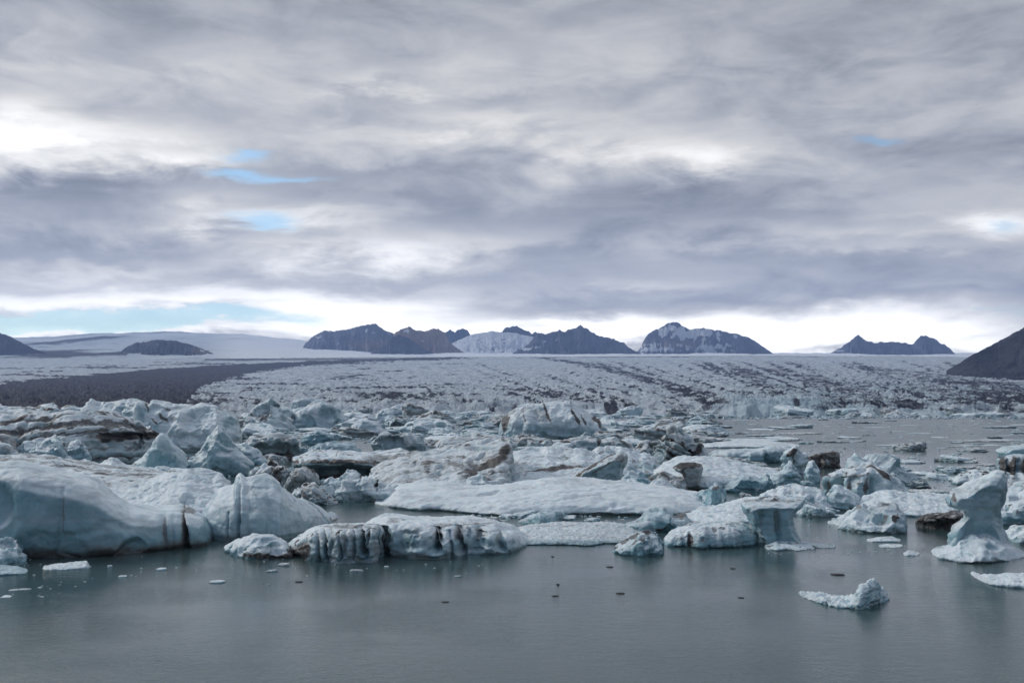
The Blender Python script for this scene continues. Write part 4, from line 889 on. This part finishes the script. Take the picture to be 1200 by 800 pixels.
# ------------------------------------------------------------------ small floes and chunks: a few shapes, copied one by one
def proto(kind, seed):
    rng = np.random.RandomState(seed); s = Soup()
    n = 15; t = np.linspace(0, 2 * math.pi, n, endpoint=False)
    rad = 1 + 0.28 * np.sin(t * 2 + rng.rand() * 6) * rng.rand() + rng.uniform(-.22, .22, n)
    H = {'floe': .16, 'block': .62, 'peak': .85, 'hump': .45, 'slab': .30}[kind]
    lv = {'floe': [(0, 1), (.5, 1.02), (.85, .93), (1, .75)], 'block': [(0, 1), (.3, 1.0), (.75, .86), (1, .62)], 'peak': [(0, 1), (.3, .85), (.7, .42), (1, .08)],
          'hump': [(0, 1), (.4, .95), (.75, .7), (1, .3)], 'slab': [(0, .9), (.35, 1.0), (.8, .98), (1, .8)]}[kind]
    lean = rng.uniform(-.35, .35, 2) * (1 if kind in ('peak', 'block') else .2); tiltv = rng.uniform(-.25, .25, 2) * (2 if kind == 'slab' else .7)
    V, F = [], []
    for h, sc in [(-.25, lv[0][1])] + lv:
        for i in range(n):
            x = math.cos(t[i]) * rad[i] * .5 * sc + lean[0] * max(h, 0) * .5; y = math.sin(t[i]) * rad[i] * .5 * sc + lean[1] * max(h, 0) * .5
            z = h * H * (1 + (tiltv[0] * x + tiltv[1] * y) * 2.2 * (h > 0)) + (rng.uniform(-.08, .08) * H if h > .3 else 0)
            V.append((x * 10, y * 10, z * 10))
    for l in range(len(lv)):
        for i in range(n):
            j = (i + 1) % n; F.append((l * n + i, l * n + j, (l + 1) * n + j, (l + 1) * n + i))
    F.append(tuple(range(n))[::-1]); F.append(tuple(len(lv) * n + i for i in range(n)))
    s.add(V, F)
    me = remesh(s, 0.20, 2)
    o = {'floe': dict(blue=0, flat=1), 'block': dict(blue=.15, facet=.25), 'peak': dict(blue=.2, facet=.2), 'hump': dict(blue=.0), 'slab': dict(blue=.05, facet=.12)}[kind]
    if seed % 4 == 0: o.update(tan=.5, ash=.45, strata=(15, 3, .06, .6))
    if seed % 5 == 1: o.update(teal=.35)
    weather(me, H * 10, seed, dict(o, foot=.4, scal=.05, chip=60))
    me.materials.append(ICE)
    return me, H * 10
PROT = {k: [proto(k, 900 + 10 * i + j) for j in range(5)] for i, k in enumerate(('floe', 'block', 'peak', 'hump', 'slab'))}
ADJ = {'floe': 'flat floe', 'block': 'angular block', 'peak': 'pointed chunk', 'hump': 'rounded lump', 'slab': 'tilted slab'}
RN = random.Random(5)
USED = {}
def near_land(px, py):
    best = min(LAND, key=lambda l: ((l[0] - px) / 1.6) ** 2 + ((l[1] - py) * 1.6) ** 2)
    dx, dy = px - best[0], py - best[1]
    rel = ('beyond' if dy < -4 else 'in front of') if abs(dy) * 2.2 > abs(dx) else ('right of' if dx > 0 else 'left of')
    return rel, best[2]
def small(px, py, wpx, hpx, kind, group, tone=None, dep=1.0, where=None):
    """one floating piece: its waterline at the given photo pixel, wpx wide and hpx tall there"""
    j = RN.randrange(5); me, H = PROT[kind][j]
    Y = float(ground_y(px, py)); x = (px - CX) / FPX / math.cos(PITCH) * Y
    mpp = Y / FPX
    o = bpy.data.objects.new({'floe': 'ice_floe', 'slab': 'ice_slab'}.get(kind, 'ice_chunk'), me); COL.objects.link(o)
    w, h = wpx * mpp, hpx * mpp
    o.location = (x, Y + w * .4 * dep, -0.04 * h); o.rotation_euler = (0, 0, RN.uniform(-.5, .5) + (math.pi if RN.random() < .5 else 0))
    o.scale = (w / 10, w / 10 * dep, h / H)
    size = 'tiny' if wpx < 9 else ('small' if wpx < 20 else 'wide')
    if where: lab = f'{size} {ADJ[kind]} {where}'
    else:
        rel, land = near_land(px, py); lab = f'{size} {ADJ[kind]} of ice {rel} the {land}'
    group = USED.setdefault(lab, group)
    tag(o, lab, 'ice floe' if kind in ('floe', 'slab') else 'ice chunk', group, 'thing')
    return o
def zone(n, x0, x1, y0, y1, w, hr, kinds, group, where=None, keep=None, dep=1.0, bias=1.0):
    k = 0
    for i in range(n * 12):
        if k >= n: break
        px = RN.uniform(x0, x1); py = y0 + (y1 - y0) * RN.random() ** bias
        if keep and not keep(px, py): continue
        sc = (py - 474) / ((y0 + y1) / 2 - 474)
        wp = RN.uniform(*w) * (RN.random() ** .8 + .35); kd = RN.choice(kinds)
        hp = wp * RN.uniform(*hr) * (0.35 if kd == 'floe' else 1)
        small(px, py, wp, hp, kd, group, where=where, dep=dep); k += 1
ALL = ['floe', 'block', 'peak', 'hump', 'slab', 'slab', 'hump']
far = 'on the far water below the glacier front'
zone(70, 320, 600, 483, 497, (14, 40), (.16, .4), ALL, 'ice pieces below the glacier front', far + ' on the left half')
zone(64, 690, 960, 483, 491, (14, 44), (.14, .34), ALL, 'ice pieces below the glacier front', far + ' beyond the dark sculpted berg')
zone(64, 960, 1230, 482.5, 489, (14, 46), (.12, .32), ALL, 'ice pieces below the glacier front', far + ' on the right half')
zone(80, 290, 600, 496, 518, (18, 60), (.14, .34), ALL, 'ice crowded in the middle distance')
zone(16, 820, 960, 498, 520, (20, 56), (.06, .14), ['floe', 'slab'], 'floes right of the dark sculpted berg')
zone(30, 690, 830, 496, 520, (20, 52), (.12, .3), ALL, 'ice crowded in the middle distance')
zone(60, 850, 1230, 492, 526, (10, 44), (.04, .08), ['floe', 'floe', 'slab'], 'flat floes on the bright open water', dep=.6)
zone(36, 1040, 1190, 528, 600, (14, 44), (.12, .28), ALL, 'floes in the channel on the right')
zone(28, 870, 1010, 560, 606, (12, 34), (.2, .4), ALL, 'chunks under the grey fin')
zone(12, 108, 182, 522, 540, (7, 16), (.5, .8), ['hump', 'block'], 'rubble under the ash-layered berg')
zone(24, 600, 760, 518, 536, (18, 44), (.15, .3), ALL, 'ice crowded in the middle distance')
zone(14, 480, 700, 606, 622, (14, 34), (.1, .2), ['floe', 'slab', 'hump'], 'floes between the long white slab and the pale scalloped berg', keep=lambda x, y: x > 560 or y < 610)
zone(10, 290, 430, 530, 560, (14, 30), (.2, .4), ALL, 'chunks by the overhanging slab', keep=lambda x, y: y > 545 or x < 345)
zone(16, 180, 300, 536, 552, (14, 30), (.25, .5), ALL, 'chunks in the left pile')
zone(10, 0, 160, 545, 556, (12, 26), (.2, .4), ALL, 'chunks in the left pile')
zone(26, 230, 350, 498, 534, (18, 44), (.2, .45), ALL, 'chunks beyond the grey pyramid')
zone(14, 330, 450, 572, 590, (14, 30), (.2, .4), ALL, 'chunks by the cracked white blocks')
zone(18, 830, 960, 534, 552, (16, 40), (.12, .25), ALL, 'floes right of the dark sculpted berg')
# scraps on the open water in front, white and black
for px, py, w, h in [(336, 663, 14, 2.6), (322, 670, 10, 2), (420, 670, 12, 2.4), (455, 664, 5, 1), (537, 676, 7, 1.4), (194, 668, 12, 2), (150, 676, 10, 1.4), (258, 683, 18, 1.8), (30, 692, 18, 1.2), (15, 700, 14, 1), (320, 685, 3, 1), (135, 664, 5, 2)]:
    small(px, py, w, h, 'floe', 'white scraps on the front water', where='scrap of white ice on the open water in front', dep=.8)
dk = Soup()
DKME, DKH = proto('floe', 777); 
A = np.zeros((len(DKME.vertices), 4), np.float32); A[:, 0] = 1.2
DKME.attributes['ice'].data.foreach_set('color', A.ravel())
for px, py, w, h in [(354, 681.5, 9, 1.6), (523, 705, 9, 1.2), (653, 685, 3.5, 2.4), (650, 698, 8, 1.4), (725, 695, 10, 1.6), (864, 700, 7, 1.4), (647, 652, 4, 1.4), (713, 664, 8, 1.4), (855, 666, 6, 1.2), (976, 673, 15, 2)]:
    Y = float(ground_y(px, py)); x = (px - CX) / FPX / math.cos(PITCH) * Y; m_ = Y / FPX
    o = bpy.data.objects.new('ice_chunk', DKME); COL.objects.link(o); o.location = (x, Y, 0); o.scale = (w * m_ / 10, w * m_ / 14, 0.55 * h * m_ / DKH)
    tag(o, 'tiny black speck of dirty ice floating on the front water', 'ice chunk', 'black specks on the front water', 'thing')

# brash ice: the countless small bits between the floes
def brash():
    rng = np.random.RandomState(8); V, F = [], []
    def bit(px, py, wpx, hpx):
        Y = float(ground_y(px, py)); x = (px - CX) / FPX * Y; m_ = Y / FPX; w, h = wpx * m_, hpx * m_
        n = 6; o = len(V); a0 = rng.rand() * 6
        for lv, sc in ((-.4, 1), (.55, .95), (1.0, .55)):
            for i in range(n):
                a = a0 + i * 2 * math.pi / n; r = w * .5 * sc * rng.uniform(.7, 1.15)
                V.append((x + math.cos(a) * r, Y + math.sin(a) * r * .8, max(h * lv * rng.uniform(.7, 1.2), -.5)))
        for l in range(2):
            for i in range(n):
                j = (i + 1) % n; F.append((o + l * n + i, o + l * n + j, o + (l + 1) * n + j, o + (l + 1) * n + i))
        F.append(tuple(o + 2 * n + i for i in range(n)))
    for (n, x0, x1, y0, y1, w, h) in [(3200, 300, 1240, 481.5, 491, (2, 11), (.5, 2.6)), (1800, 300, 720, 488, 520, (2, 9), (.4, 1.8)), (700, 720, 1230, 491, 526, (2, 10), (.25, .8)),
                                      (420, 560, 780, 514, 545, (2, 8), (.4, 1.6)), (380, 860, 1180, 520, 606, (2, 8), (.3, 1.6)), (500, 0, 420, 522, 585, (2, 7), (.5, 2.2)),
                                      (160, 480, 880, 603, 622, (2, 8), (.3, 1.4)), (60, 890, 1060, 600, 650, (1.5, 6), (.3, 1.0)), (30, 0, 130, 655, 700, (1, 5), (.2, .6)), (60, 150, 620, 650, 676, (.8, 3), (.2, .6))]:
        for i in range(n):
            bit(rng.uniform(x0, x1), rng.uniform(y0, y1), rng.uniform(*w) * rng.rand() + 1, rng.uniform(*h))
    me = mesh_from('brash_ice', V, F, False)
    r = np.random.RandomState(3).rand(len(V) // 18).repeat(18)
    set_attr(me, 'ice', np.stack([0.5 * (r > .8) * r, 0.6 * r, 0.5 * (r > .6) * (r < .7), 0.5 * (r < .12)], 1))
    tag(link('brash_ice', me, ICE), 'loose crushed ice bits floating between the bergs', 'brash ice', kind='stuff')
brash()

# ------------------------------------------------------------------ the air: far mountains fade to blue
def haze():
    m, t = new_mat('haze_air')
    v = t.n('ShaderNodeVolumePrincipled')
    v.inputs['Color'].default_value = HAZE_COLOR
    v.inputs['Density'].default_value = HAZE
    v.inputs['Anisotropy'].default_value = 0.3
    o = t.n('ShaderNodeOutputMaterial'); t.t.links.new(v.outputs[0], o.inputs['Volume'])
    x, y0, y1, z0, z1 = 16000, -900, 16000, -4, 1900
    V = [(-x, y0, z0), (x, y0, z0), (x, y1, z0), (-x, y1, z0), (-x, y0, z1), (x, y0, z1), (x, y1, z1), (-x, y1, z1)]
    F = [(3, 2, 1, 0), (4, 5, 6, 7), (0, 1, 5, 4), (1, 2, 6, 5), (2, 3, 7, 6), (3, 0, 4, 7)]
    tag(link('haze', mesh_from('haze', V, F, False), m), 'thin blue haze over the lagoon and glacier', 'haze', kind='stuff')
HAZE, HAZE_COLOR = 4.2e-5, (0.41, 0.585, 1.0, 1)
haze()
